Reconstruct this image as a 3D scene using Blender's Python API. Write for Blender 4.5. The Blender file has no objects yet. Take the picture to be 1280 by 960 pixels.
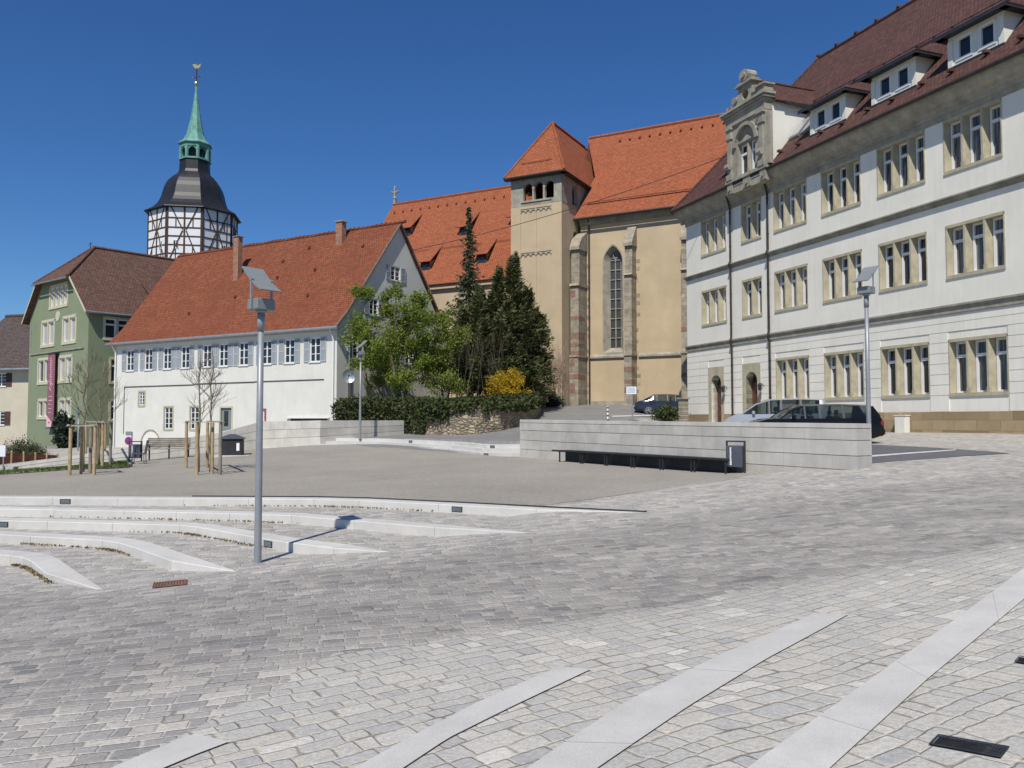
import bpy, bmesh, math, random
import numpy as np
from mathutils import Vector, Matrix
from mathutils.bvhtree import BVHTree
from mathutils.geometry import delaunay_2d_cdt
random.seed(7); R=math.radians
EYE=1.6                      # everything below is measured from eye height; the whole scene is raised by EYE at the end
sc=bpy.context.scene; col=sc.collection
# ------------------------------------------------------------------ camera, sky, sun, exposure
PITCH=math.atan(.045)
cam=bpy.data.objects.new('camera',bpy.data.cameras.new('camera')); col.objects.link(cam); sc.camera=cam
cam.data.sensor_width=36; cam.data.lens=36*1000/1280; cam.data.clip_start=.05; cam.data.clip_end=5000
cam.location=(0,0,EYE); cam.rotation_euler=(math.pi/2+PITCH,0,0)
SUN_AZ=R(14.5); SUN_EL=R(52)   # light travels towards azimuth 24 deg right of the view axis
sd=Vector((math.sin(SUN_AZ)*math.cos(SUN_EL),math.cos(SUN_AZ)*math.cos(SUN_EL),-math.sin(SUN_EL)))
sun=bpy.data.objects.new('sun',bpy.data.lights.new('sun','SUN')); col.objects.link(sun)
sun.data.energy=4.9; sun.data.angle=R(.53); sun.data.color=(1,.955,.88)
sun.rotation_euler=sd.to_track_quat('-Z','Y').to_euler(); sun.location=(-20,-40,60)
w=bpy.data.worlds.new('World'); sc.world=w; w.use_nodes=True
wt=w.node_tree; sky=wt.nodes.new('ShaderNodeTexSky'); sky.sky_type='NISHITA'; sky.sun_disc=False
sky.sun_elevation=SUN_EL; sky.sun_rotation=SUN_AZ+math.pi; sky.altitude=300; sky.air_density=1.0; sky.dust_density=.1; sky.ozone_density=2.2
bgn=wt.nodes['Background']; bgn.inputs[1].default_value=.094
hsv=wt.nodes.new('ShaderNodeHueSaturation'); hsv.inputs['Saturation'].default_value=1.18; hsv.inputs['Value'].default_value=1.
tm=wt.nodes.new('ShaderNodeMix'); tm.data_type='RGBA'; tm.blend_type='MULTIPLY'; tm.inputs[0].default_value=1; tm.inputs[7].default_value=(.53,.75,1.03,1)
wt.links.new(sky.outputs[0],hsv.inputs['Color']); wt.links.new(hsv.outputs[0],tm.inputs[6]); wt.links.new(tm.outputs[2],bgn.inputs[0])
sc.view_settings.view_transform='Standard'; sc.view_settings.look='None'; sc.view_settings.gamma=1; sc.view_settings.use_curve_mapping=False
sc.view_settings.exposure=.0
sc.render.engine='CYCLES'; sc.cycles.max_bounces=6

# ------------------------------------------------------------------ measuring helpers (photo pixel -> point in the place)
def ray(u,v):
    x=(u-640)/1000; z=(480-v)/1000; c,s=math.cos(PITCH),math.sin(PITCH)
    return Vector((x,c-z*s,s+z*c))
def atY(u,v,Y): r=ray(u,v); return r*(Y/r.y)
def atZ(u,v,z): r=ray(u,v); return r*(z/r.z)

# ------------------------------------------------------------------ materials
MT={}
def nt(name):
    m=bpy.data.materials.new(name); m.use_nodes=True; t=m.node_tree
    return m,t,t.nodes,t.links,t.nodes['Principled BSDF']
def mixc(t,a,b,f,mode='MIX'):
    n=t.nodes.new('ShaderNodeMix'); n.data_type='RGBA'; n.blend_type=mode
    for s,i in ((f,0),(a,6),(b,7)):
        if isinstance(s,(int,float)): n.inputs[i].default_value=s
        elif isinstance(s,(tuple,list)): n.inputs[i].default_value=(*s,1)
        else: t.links.new(s,n.inputs[i])
    return n.outputs[2]
def mth(t,op,a,b=0.,cl=False):
    n=t.nodes.new('ShaderNodeMath'); n.operation=op; n.use_clamp=cl
    for s,i in ((a,0),(b,1)):
        if isinstance(s,(int,float)): n.inputs[i].default_value=s
        else: t.links.new(s,n.inputs[i])
    return n.outputs[0]
def ramp(t,f,a,b):
    n=t.nodes.new('ShaderNodeMapRange'); t.links.new(f,n.inputs[0]); n.inputs[1].default_value=a; n.inputs[2].default_value=b; return n.outputs[0]
def tex(t,kind='Object'):
    return t.nodes.new('ShaderNodeTexCoord').outputs[kind]
def mapp(t,v,scale=(1,1,1),rot=(0,0,0)):
    n=t.nodes.new('ShaderNodeMapping'); t.links.new(v,n.inputs[0]); n.inputs[3].default_value=scale; n.inputs[2].default_value=rot; return n.outputs[0]
def noise(t,v,s,d=3,r=.6,col=False):
    n=t.nodes.new('ShaderNodeTexNoise'); t.links.new(v,n.inputs['Vector']); n.inputs['Scale'].default_value=s; n.inputs['Detail'].default_value=d; n.inputs['Roughness'].default_value=r
    return n.outputs[1 if col else 0]
def tint(t,c,amt=1.):
    a=t.nodes.new('ShaderNodeAttribute'); a.attribute_name='tint'
    cb=t.nodes.new('ShaderNodeCombineColor')
    for i in range(3): t.links.new(a.outputs['Fac'],cb.inputs[i])
    return mixc(t,c,cb.outputs[0],1.,'MULTIPLY')
def bump(t,b,h,s,d=.02):
    n=t.nodes.new('ShaderNodeBump'); n.inputs['Strength'].default_value=s; n.inputs['Distance'].default_value=d
    t.links.new(h,n.inputs['Height']); t.links.new(n.outputs[0],b.inputs['Normal'])
def M(name,c,var=.12,s=3.,rough=.8,metal=0.,bs=.2,bscale=40.,streak=0.,dirt=None,spec=.5,bd=.004):
    """plain material with blotchy variation, fine grain bump and optional streaks"""
    if name in MT: return MT[name]
    m,t,N,L,b=nt(name); o=tex(t)
    c2=tuple(x*(1-2*var) for x in c); c1=tuple(min(1,x*(1+var)) for x in c)
    f=ramp(t,noise(t,o,s,5,.65),.3,.7); cc=mixc(t,c2,c1,f)
    if streak:
        st=ramp(t,noise(t,mapp(t,o,(3,3,.25)),1.5,4),.45,.75); cc=mixc(t,cc,dirt or tuple(x*.6 for x in c),mth(t,'MULTIPLY',st,streak))
    L.new(tint(t,cc),b.inputs['Base Color'])
    b.inputs['Roughness'].default_value=rough; b.inputs['Metallic'].default_value=metal; b.inputs['Specular IOR Level'].default_value=spec
    if bs: bump(t,b,noise(t,o,bscale,3),bs,bd)
    MT[name]=m; return m
def tiles(name,c,row=.17,wid=.19,var=.25,patch=(.5,.4,.35),patchamt=.35,rough=.85):
    m,t,N,L,b=nt(name); uv=tex(t,'UV')
    br=N.new('ShaderNodeTexBrick'); L.new(uv,br.inputs['Vector']); br.inputs['Scale'].default_value=1; br.inputs['Brick Width'].default_value=wid; br.inputs['Row Height'].default_value=row
    br.inputs['Mortar Size'].default_value=.014; br.inputs['Mortar Smooth'].default_value=.4
    br.inputs['Color1'].default_value=(*[x*(1-var) for x in c],1); br.inputs['Color2'].default_value=(*[x*(1+var) for x in c],1); br.inputs['Mortar'].default_value=(*[x*.3 for x in c],1)
    o=tex(t); f=ramp(t,noise(t,mapp(t,o,(1,1,1)),.45,6,.7),.42,.72); cc=mixc(t,br.outputs[0],tuple(c[i]*patch[i]*1.3 for i in range(3)),mth(t,'MULTIPLY',f,patchamt))
    f2=ramp(t,noise(t,mapp(t,uv,(.25,2.2,1)),1.3,5,.75),.42,.72); cc=mixc(t,cc,tuple(x*.5 for x in c),mth(t,'MULTIPLY',f2,.42))
    f3=ramp(t,noise(t,mapp(t,uv,(1.3,.16,1)),.9,4,.7),.5,.8); cc=mixc(t,cc,tuple(x*.6 for x in c),mth(t,'MULTIPLY',f3,.35))
    L.new(tint(t,cc),b.inputs['Base Color']); b.inputs['Roughness'].default_value=rough; b.inputs['Specular IOR Level'].default_value=.25
    sx=N.new('ShaderNodeSeparateXYZ'); L.new(uv,sx.inputs[0])
    fr=mth(t,'FRACT',mth(t,'DIVIDE',sx.outputs[1],row)); h=mth(t,'SUBTRACT',mth(t,'SUBTRACT',1.,fr),mth(t,'MULTIPLY',br.outputs['Fac'],.6))
    bump(t,b,h,.8,.03); MT[name]=m; return m
def masonry(name,c,wid=.6,row=.3,mort=.012,mc=None,var=.2,rough=.85,dist=.01,bd=.012,noisy=.25):
    m,t,N,L,b=nt(name); uv=tex(t,'UV')
    nz=noise(t,uv,3.,2,.5,True); ad=N.new('ShaderNodeVectorMath'); ad.operation='MULTIPLY_ADD'; L.new(nz,ad.inputs[0]); ad.inputs[1].default_value=(dist,dist,0); L.new(uv,ad.inputs[2])
    br=N.new('ShaderNodeTexBrick'); L.new(ad.outputs[0],br.inputs['Vector']); br.inputs['Scale'].default_value=1; br.inputs['Brick Width'].default_value=wid; br.inputs['Row Height'].default_value=row
    br.inputs['Mortar Size'].default_value=mort; br.inputs['Mortar Smooth'].default_value=.2; br.inputs['Bias'].default_value=0
    br.inputs['Color1'].default_value=(*[x*(1-var) for x in c],1); br.inputs['Color2'].default_value=(*[min(1,x*(1+var)) for x in c],1); br.inputs['Mortar'].default_value=(*(mc or [x*.5 for x in c]),1)
    o=tex(t); f=ramp(t,noise(t,o,2.2,6,.7),.35,.7); cc=mixc(t,br.outputs[0],tuple(x*.6 for x in c),mth(t,'MULTIPLY',f,noisy*1.6))
    L.new(tint(t,cc),b.inputs['Base Color']); b.inputs['Roughness'].default_value=rough; b.inputs['Specular IOR Level'].default_value=.3
    h=mth(t,'SUBTRACT',mth(t,'MULTIPLY',noise(t,o,25.,4),.5),br.outputs['Fac']); bump(t,b,h,.6,bd); MT[name]=m; return m
def paving():
    m,t,N,L,b=nt('setts'); o=tex(t)
    at=N.new('ShaderNodeAttribute'); at.attribute_name='zone'; sp=N.new('ShaderNodeSeparateColor'); L.new(at.outputs['Color'],sp.inputs[0])
    dark,big,asp=sp.outputs[0],sp.outputs[1],sp.outputs[2]
    def setts(rot,row,w0,w1,dist,mort,cols,cm,jn):
        v=mapp(t,o,(1,1,1),(0,0,rot)); nz=noise(t,v,.55,2,.5,True); nz2=noise(t,v,5.5,3,.6,True)
        a=N.new('ShaderNodeVectorMath'); a.operation='MULTIPLY_ADD'; L.new(nz,a.inputs[0]); a.inputs[1].default_value=(.26,.30,0); L.new(v,a.inputs[2])
        a2=N.new('ShaderNodeVectorMath'); a2.operation='MULTIPLY_ADD'; L.new(nz2,a2.inputs[0]); a2.inputs[1].default_value=(dist,dist,0); L.new(a.outputs[0],a2.inputs[2])
        sp_=N.new('ShaderNodeSeparateXYZ'); L.new(a2.outputs[0],sp_.inputs[0]); x,y=sp_.outputs[0],sp_.outputs[1]
        y=mth(t,'ADD',y,mth(t,'MULTIPLY',mth(t,'SINE',mth(t,'MULTIPLY',y,2*math.pi/(row*3.37))),row*.16))
        yr=mth(t,'DIVIDE',y,row); ri=mth(t,'FLOOR',yr); fy=mth(t,'FRACT',yr)
        wn=N.new('ShaderNodeTexWhiteNoise'); wn.noise_dimensions='1D'; L.new(ri,wn.inputs['W']); sc_=N.new('ShaderNodeSeparateColor'); L.new(wn.outputs['Color'],sc_.inputs[0])
        wd=mth(t,'ADD',mth(t,'MULTIPLY',sc_.outputs[0],w1-w0),w0)
        xs=mth(t,'ADD',mth(t,'DIVIDE',x,wd),mth(t,'MULTIPLY',sc_.outputs[1],37.)); xs=mth(t,'ADD',xs,mth(t,'MULTIPLY',mth(t,'SINE',mth(t,'MULTIPLY',xs,2.23)),.22)); ci=mth(t,'FLOOR',xs); fx=mth(t,'FRACT',xs)
        ex=mth(t,'MULTIPLY',mth(t,'MINIMUM',fx,mth(t,'SUBTRACT',1.,fx)),wd); ey=mth(t,'MULTIPLY',mth(t,'MINIMUM',fy,mth(t,'SUBTRACT',1.,fy)),row)
        e=N.new('ShaderNodeMath'); e.operation='SMOOTH_MIN'; L.new(ex,e.inputs[0]); L.new(ey,e.inputs[1]); e.inputs[2].default_value=.03
        e=mth(t,'ADD',e.outputs[0],mth(t,'MULTIPLY',mth(t,'SUBTRACT',noise(t,v,22.,3,.7),.5),.014))
        joint=mth(t,'SUBTRACT',1.,ramp(t,e,mort*.35,mort*1.5),cl=True)
        cb=N.new('ShaderNodeCombineXYZ'); L.new(ci,cb.inputs[0]); L.new(ri,cb.inputs[1]); w2=N.new('ShaderNodeTexWhiteNoise'); w2.noise_dimensions='2D'; L.new(cb.outputs[0],w2.inputs['Vector'])
        cr=N.new('ShaderNodeValToRGB'); L.new(w2.outputs['Value'],cr.inputs[0]); el=cr.color_ramp.elements; el[0].position=0; el[0].color=(*cols[0][1],1); el[1].position=1; el[1].color=(*cols[-1][1],1)
        for ps,cl in cols[1:-1]: k_=el.new(ps); k_.color=(*cl,1)
        jm=mth(t,'MULTIPLY',joint,ramp(t,noise(t,v,2.6,3,.6),.5-jn,.62)); cc=mixc(t,cr.outputs[0],cm,mth(t,'MULTIPLY',joint,.75))
        ws=N.new('ShaderNodeSeparateColor'); L.new(w2.outputs['Color'],ws.inputs[0])
        cc=mixc(t,cc,(.13,.115,.10),mth(t,'MULTIPLY',jm,.75))
        return cc,mth(t,'SUBTRACT',joint,mth(t,'MULTIPLY',ws.outputs[1],.35))
    A=setts(R(-12),.155,.15,.27,.045,.010,[(0,(.17,.175,.185)),(.08,(.21,.208,.212)),(.5,(.255,.25,.248)),(.86,(.30,.29,.28)),(1,(.36,.345,.33))],(.40,.385,.355),-.06)
    B=setts(R(-31),.172,.15,.31,.06,.0095,[(0,(.265,.27,.282)),(.08,(.30,.303,.306)),(.5,(.325,.325,.32)),(.8,(.342,.335,.32)),(.93,(.365,.36,.35)),(1,(.43,.425,.415))],(.335,.31,.265),-.03)
    f=ramp(t,big,.3,.7)
    ff=N.new('ShaderNodeMath'); ff.operation='MULTIPLY'; L.new(mth(t,'ADD',big,mth(t,'MULTIPLY',mth(t,'SUBTRACT',noise(t,o,.9,3),.5),.5)),ff.inputs[0]); ff.inputs[1].default_value=1
    sel=N.new('ShaderNodeMath'); sel.operation='GREATER_THAN'; L.new(ff.outputs[0],sel.inputs[0]); sel.inputs[1].default_value=.5
    c=mixc(t,A[0],B[0],sel.outputs[0]); h=mth(t,'ADD',mth(t,'MULTIPLY',A[1],mth(t,'SUBTRACT',1.,sel.outputs[0])),mth(t,'MULTIPLY',B[1],sel.outputs[0]))
    # worn dark wheel lane, blotches, dust
    lane=mth(t,'MULTIPLY',dark,ramp(t,noise(t,mapp(t,o,(.35,1.1,1),(0,0,R(-14))),.9,6,.7),.22,.62))
    c=mixc(t,mixc(t,c,(1.5,1.49,1.47),1.,'MULTIPLY'),mixc(t,c,(.98,.965,.97),1.,'MULTIPLY'),lane)
    dust=ramp(t,noise(t,o,1.1,8,.75),.48,.75); c=mixc(t,c,(.50,.48,.45),mth(t,'MULTIPLY',dust,.42))
    c=mixc(t,c,(.955,.93,.875),1.,'MULTIPLY')
    sand=mth(t,'MULTIPLY',ramp(t,noise(t,o,2.1,7,.8),.52,.72),.38); c=mixc(t,c,(.40,.365,.30),sand)
    fine=ramp(t,noise(t,o,32.,6,.85),.36,.66); c=mixc(t,mixc(t,c,(.74,.74,.735),1.,'MULTIPLY'),mixc(t,c,(1.22,1.215,1.20),1.,'MULTIPLY'),fine)
    spk=mth(t,'GREATER_THAN',noise(t,o,19.,3,.6),.70); c=mixc(t,c,(.12,.11,.10),mth(t,'MULTIPLY',spk,.35))
    # asphalt
    ca=mixc(t,(.165,.16,.152),(.235,.227,.215),ramp(t,noise(t,o,.8,7,.7),.3,.7)); ca=mixc(t,ca,(.33,.33,.32),mth(t,'MULTIPLY',ramp(t,noise(t,o,60.,2),.55,.8),.5))
    c=mixc(t,c,ca,asp)
    L.new(c,b.inputs['Base Color']); b.inputs['Roughness'].default_value=.72; b.inputs['Specular IOR Level'].default_value=.35
    hh=mth(t,'SUBTRACT',mth(t,'MULTIPLY',noise(t,o,30.,5,.7),.55),mth(t,'MULTIPLY',h,mth(t,'SUBTRACT',1.,asp)))
    hh=mth(t,'ADD',hh,mth(t,'MULTIPLY',noise(t,o,7.,3,.6),.8))
    bump(t,b,hh,.75,.016); MT['setts']=m; return m
def glass(name,c=(.02,.025,.03),rough=.06,tr=0.):
    m,t,N,L,b=nt(name); b.inputs['Base Color'].default_value=(*c,1); b.inputs['Roughness'].default_value=rough; b.inputs['Specular IOR Level'].default_value=.55
    bump(t,b,noise(t,tex(t),1.3,2),.12,.02)
    if tr:
        tb=N.new('ShaderNodeBsdfTransparent'); tb.inputs[0].default_value=(.75,.82,.8,1); mx=N.new('ShaderNodeMixShader'); mx.inputs[0].default_value=tr
        L.new(b.outputs[0],mx.inputs[1]); L.new(tb.outputs[0],mx.inputs[2]); L.new(mx.outputs[0],N['Material Output'].inputs[0])
    MT[name]=m; return m
def leaf(name,c,var=.35,trans=.25):
    m,t,N,L,b=nt(name); o=tex(t); f=ramp(t,noise(t,o,2.5,4),.3,.7)
    cc=tint(t,mixc(t,tuple(x*(1-var) for x in c),tuple(x*(1+var) for x in c),f)); L.new(cc,b.inputs['Base Color']); b.inputs['Roughness'].default_value=.6; b.inputs['Specular IOR Level'].default_value=.25
    tl=N.new('ShaderNodeBsdfTranslucent'); L.new(cc,tl.inputs[0]); mx=N.new('ShaderNodeMixShader'); mx.inputs[0].default_value=trans
    L.new(b.outputs[0],mx.inputs[1]); L.new(tl.outputs[0],mx.inputs[2]); L.new(mx.outputs[0],N['Material Output'].inputs[0]); MT[name]=m; return m

PAV=paving()
GRAVEL=M('gravel',(.285,.262,.222),.075,.28,.95,0,.9,70.,bd=.012)
t=GRAVEL.node_tree; b=t.nodes['Principled BSDF']; src=b.inputs['Base Color'].links[0].from_socket
g=mth(t,'ADD',mth(t,'MULTIPLY',ramp(t,noise(t,tex(t),48.,4,.85),.36,.64),.65),mth(t,'MULTIPLY',ramp(t,noise(t,tex(t),8.5,5,.9),.38,.62),.45)); t.links.new(mixc(t,mixc(t,src,(.66,.66,.66),1.,'MULTIPLY'),mixc(t,src,(1.36,1.35,1.33),1.,'MULTIPLY'),g),b.inputs['Base Color'])
GRAN=M('granite',(.56,.545,.505),.07,1.5,.7,0,.25,120.)
t=GRAN.node_tree; b=t.nodes['Principled BSDF']; src=b.inputs['Base Color'].links[0].from_socket
g=ramp(t,noise(t,tex(t),140.,2,.7),.35,.65); t.links.new(mixc(t,mixc(t,src,(.86,.86,.86),1.,'MULTIPLY'),mixc(t,src,(1.1,1.1,1.1),1.,'MULTIPLY'),g),b.inputs['Base Color'])
WALLST=M('grey_stone',(.50,.475,.425),.10,1.3,.8,0,.4,35.,streak=.25,dirt=(.33,.31,.27))
JOINT=M('joint',(.16,.15,.13),.2,8,.95)
PL_W=M('white_plaster',(.635,.625,.565),.045,.7,.9,0,.25,25.,streak=.28,dirt=(.55,.52,.43))
PL_WG=M('white_plaster_grey',(.70,.69,.61),.035,.7,.9,0,.25,25.,streak=.10,dirt=(.55,.52,.43))
PL_R=M('pale_render',(.77,.735,.64),.04,.6,.9,0,.2,25.,streak=.2,dirt=(.47,.46,.41))
PL_Y=M('ochre_plaster',(.49,.385,.245),.07,.5,.9,0,.3,20.,streak=.35,dirt=(.42,.35,.23))
PL_G=M('green_plaster',(.205,.24,.145),.05,.6,.9,0,.2,25.,streak=.12,dirt=(.19,.22,.14))
PL_B=M('beige_plaster',(.52,.47,.36),.05,.8,.9)
SANDST=M('sandstone',(.44,.395,.275),.12,2.,.85,0,.3,30.,streak=.15,dirt=(.25,.22,.15))
SANDG=M('sandstone_grey',(.34,.315,.25),.18,1.6,.88,0,.5,18.,streak=.35,dirt=(.14,.13,.11))
PLINTH=masonry('plinth_stone',(.36,.27,.155),1.05,.42,.008,None,.28)
QUOIN=M('quoin',(.33,.29,.22),.2,3.,.9,0,.5,20.)
CREAM=M('cream_frame',(.52,.49,.35),.05,2,.7)
WHITE=M('white_paint',(.74,.74,.73),.03,2,.45)
SHUT=M('blue_grey_paint',(.37,.405,.435),.05,3,.55)
SHUTB=M('brown_shutter',(.10,.045,.04),.2,3,.6)
DKWOOD=M('brown_door',(.11,.045,.025),.2,4,.55,0,.3,20)
TIMBER=M('dark_timber',(.075,.04,.028),.25,3,.85)
SLATE=M('slate',(.02,.021,.025),.2,2.5,.47,0,.5,14.,spec=.32)
COPPER=M('verdigris',(.13,.33,.275),.22,1.6,.7,0,.3,8.,streak=.5,dirt=(.06,.12,.10))
LEAD=M('zinc',(.42,.45,.47),.12,2,.45,.7)
GALV=M('galvanised',(.27,.285,.30),.06,6,.45,.25,.1,60)
LAMPG=M('lamp_grey',(.20,.215,.215),.05,5,.5,.0,.05,50)
DARKM=M('dark_metal',(.035,.037,.042),.15,5,.5,.2)
BINM=M('bin_anthracite',(.085,.09,.11),.1,5,.5,.2)
BENCHD=M('bench_dark',(.02,.02,.021),.2,5,.6)
PIPE=M('pipe_brown',(.05,.043,.04),.2,3,.5,.3)
RUST=M('rusty_iron',(.20,.085,.055),.3,12,.9,0,.5,60)
IRON=M('cast_iron',(.05,.052,.058),.25,15,.6,.5,.5,60)
GOLD=M('gilt',(.85,.6,.2),.1,5,.3,1.)
POSTW=M('pale_post',(.42,.31,.165),.2,3,.8,0,.4,30,streak=.35,dirt=(.35,.25,.15))
GREYW=M('weathered_wood',(.27,.235,.19),.2,3,.85,0,.4,30,streak=.3,dirt=(.15,.13,.11))
BARK=M('bark',(.13,.105,.08),.25,6,.95,0,.6,30)
BARKG=M('bark_green',(.20,.175,.11),.2,6,.95,0,.5,30)
BRICK=masonry('chimney_brick',(.34,.15,.085),.25,.08,.01,(.3,.27,.22),.3)
RUBBLE=M('rubble_stone',(.36,.30,.215),.22,2.5,.9,0,.6,18.)
t=RUBBLE.node_tree; b=t.nodes['Principled BSDF']; src=b.inputs['Base Color'].links[0].from_socket; uvm=mapp(t,tex(t,'UV'),(3.2,6.,1)); nzz=noise(t,uvm,1.2,2,.5,True)
am=t.nodes.new('ShaderNodeVectorMath'); am.operation='MULTIPLY_ADD'; t.links.new(nzz,am.inputs[0]); am.inputs[1].default_value=(.9,.9,0); t.links.new(uvm,am.inputs[2])
vr=t.nodes.new('ShaderNodeTexVoronoi'); vr.feature='DISTANCE_TO_EDGE'; t.links.new(am.outputs[0],vr.inputs['Vector']); vr.inputs['Scale'].default_value=1
vc=t.nodes.new('ShaderNodeTexVoronoi'); t.links.new(am.outputs[0],vc.inputs['Vector']); vc.inputs['Scale'].default_value=1; scv=t.nodes.new('ShaderNodeSeparateColor'); t.links.new(vc.outputs['Color'],scv.inputs[0])
cc=mixc(t,mixc(t,src,(.62,.6,.58),1.,'MULTIPLY'),mixc(t,src,(1.35,1.3,1.2),1.,'MULTIPLY'),scv.outputs[0]); cc=mixc(t,(.13,.11,.08),cc,ramp(t,vr.outputs['Distance'],.02,.12)); t.links.new(cc,b.inputs['Base Color']); bump(t,b,ramp(t,vr.outputs['Distance'],.0,.3),.9,.06)
T_OR=tiles('tiles_orange',(.335,.104,.047),.19,.2,.2,(.72,.7,.75),.6)
T_RED=tiles('tiles_red',(.235,.076,.036),.19,.19,.25,(.55,.5,.55),.75)
T_BR=tiles('tiles_brown',(.105,.05,.04),.2,.2,.28,(.7,.7,.8),.4)
T_GR=tiles('tiles_brown_warm',(.135,.075,.055),.26,.24,.25,(.6,.6,.6),.4)
T_DK=tiles('tiles_dark',(.10,.075,.065),.2,.2,.3,(.8,.9,1.2),.4)
GLASS=glass('window_glass'); GLASSW=glass('curtain_glass',(.35,.35,.34),.15); CARG=glass('car_glass',(.015,.02,.022),.04,.5); LEADG=glass('leaded_glass',(.06,.06,.055),.25)
BLACKCAR=M('black_paint',(.006,.006,.006),.05,2,.2,0,0,spec=.28); SILVER=M('silver_paint',(.42,.44,.455),.03,2,.3,.35,0)
BLUECAR=M('dark_blue_paint',(.018,.022,.042),.05,2,.15,0,0,spec=.7); GREYCAR=M('grey_paint',(.16,.165,.16),.03,2,.25,.6,0)
RUBBER=M('rubber',(.015,.015,.015),.1,5,.8); RIM=M('alloy',(.55,.56,.58),.04,5,.3,.9,0); REDL=M('red_lens',(.25,.01,.01),.05,3,.2); CHROME=M('chrome',(.7,.7,.72),.02,3,.12,1.,0)
SEATF=M('seat_fabric',(.03,.03,.032),.1,10,.9)
PINK=M('pink_banner',(.26,.105,.135),.06,2,.7); PINKL=M('banner_lettering',(.72,.45,.50),.05,3,.7); SIGNW=M('sign_white',(.80,.82,.84),.02,3,.4); SIGNB=M('sign_blue_text',(.12,.17,.35),.05,3,.5)
SIGNR=M('sign_red',(.45,.03,.10),.05,3,.4); SIGNBL=M('sign_blue',(.10,.06,.28),.05,3,.4)
LF_L=leaf('spring_leaves',(.19,.245,.038),.3,.4); LF_SP=leaf('spruce_needles',(.043,.060,.024),.3,.08); LF_Y=leaf('yew_needles',(.078,.086,.030),.35,.08)
LF_IV=leaf('ivy_leaves',(.055,.070,.022),.35,.12); LF_F=leaf('forsythia_flowers',(.46,.31,.018),.2,.3); LF_DB=leaf('dark_bush_leaves',(.03,.045,.03),.3,.1); LF_G=leaf('grass_blades',(.09,.14,.03),.3,.2); TWIG=M('twigs',(.17,.125,.085),.2,5,.95,0,0); TWIGP=M('pinkish_twigs',(.34,.25,.19),.2,5,.95,0,0)
SOIL=M('soil',(.09,.075,.05),.3,3,.95,0,.6,20)

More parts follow.
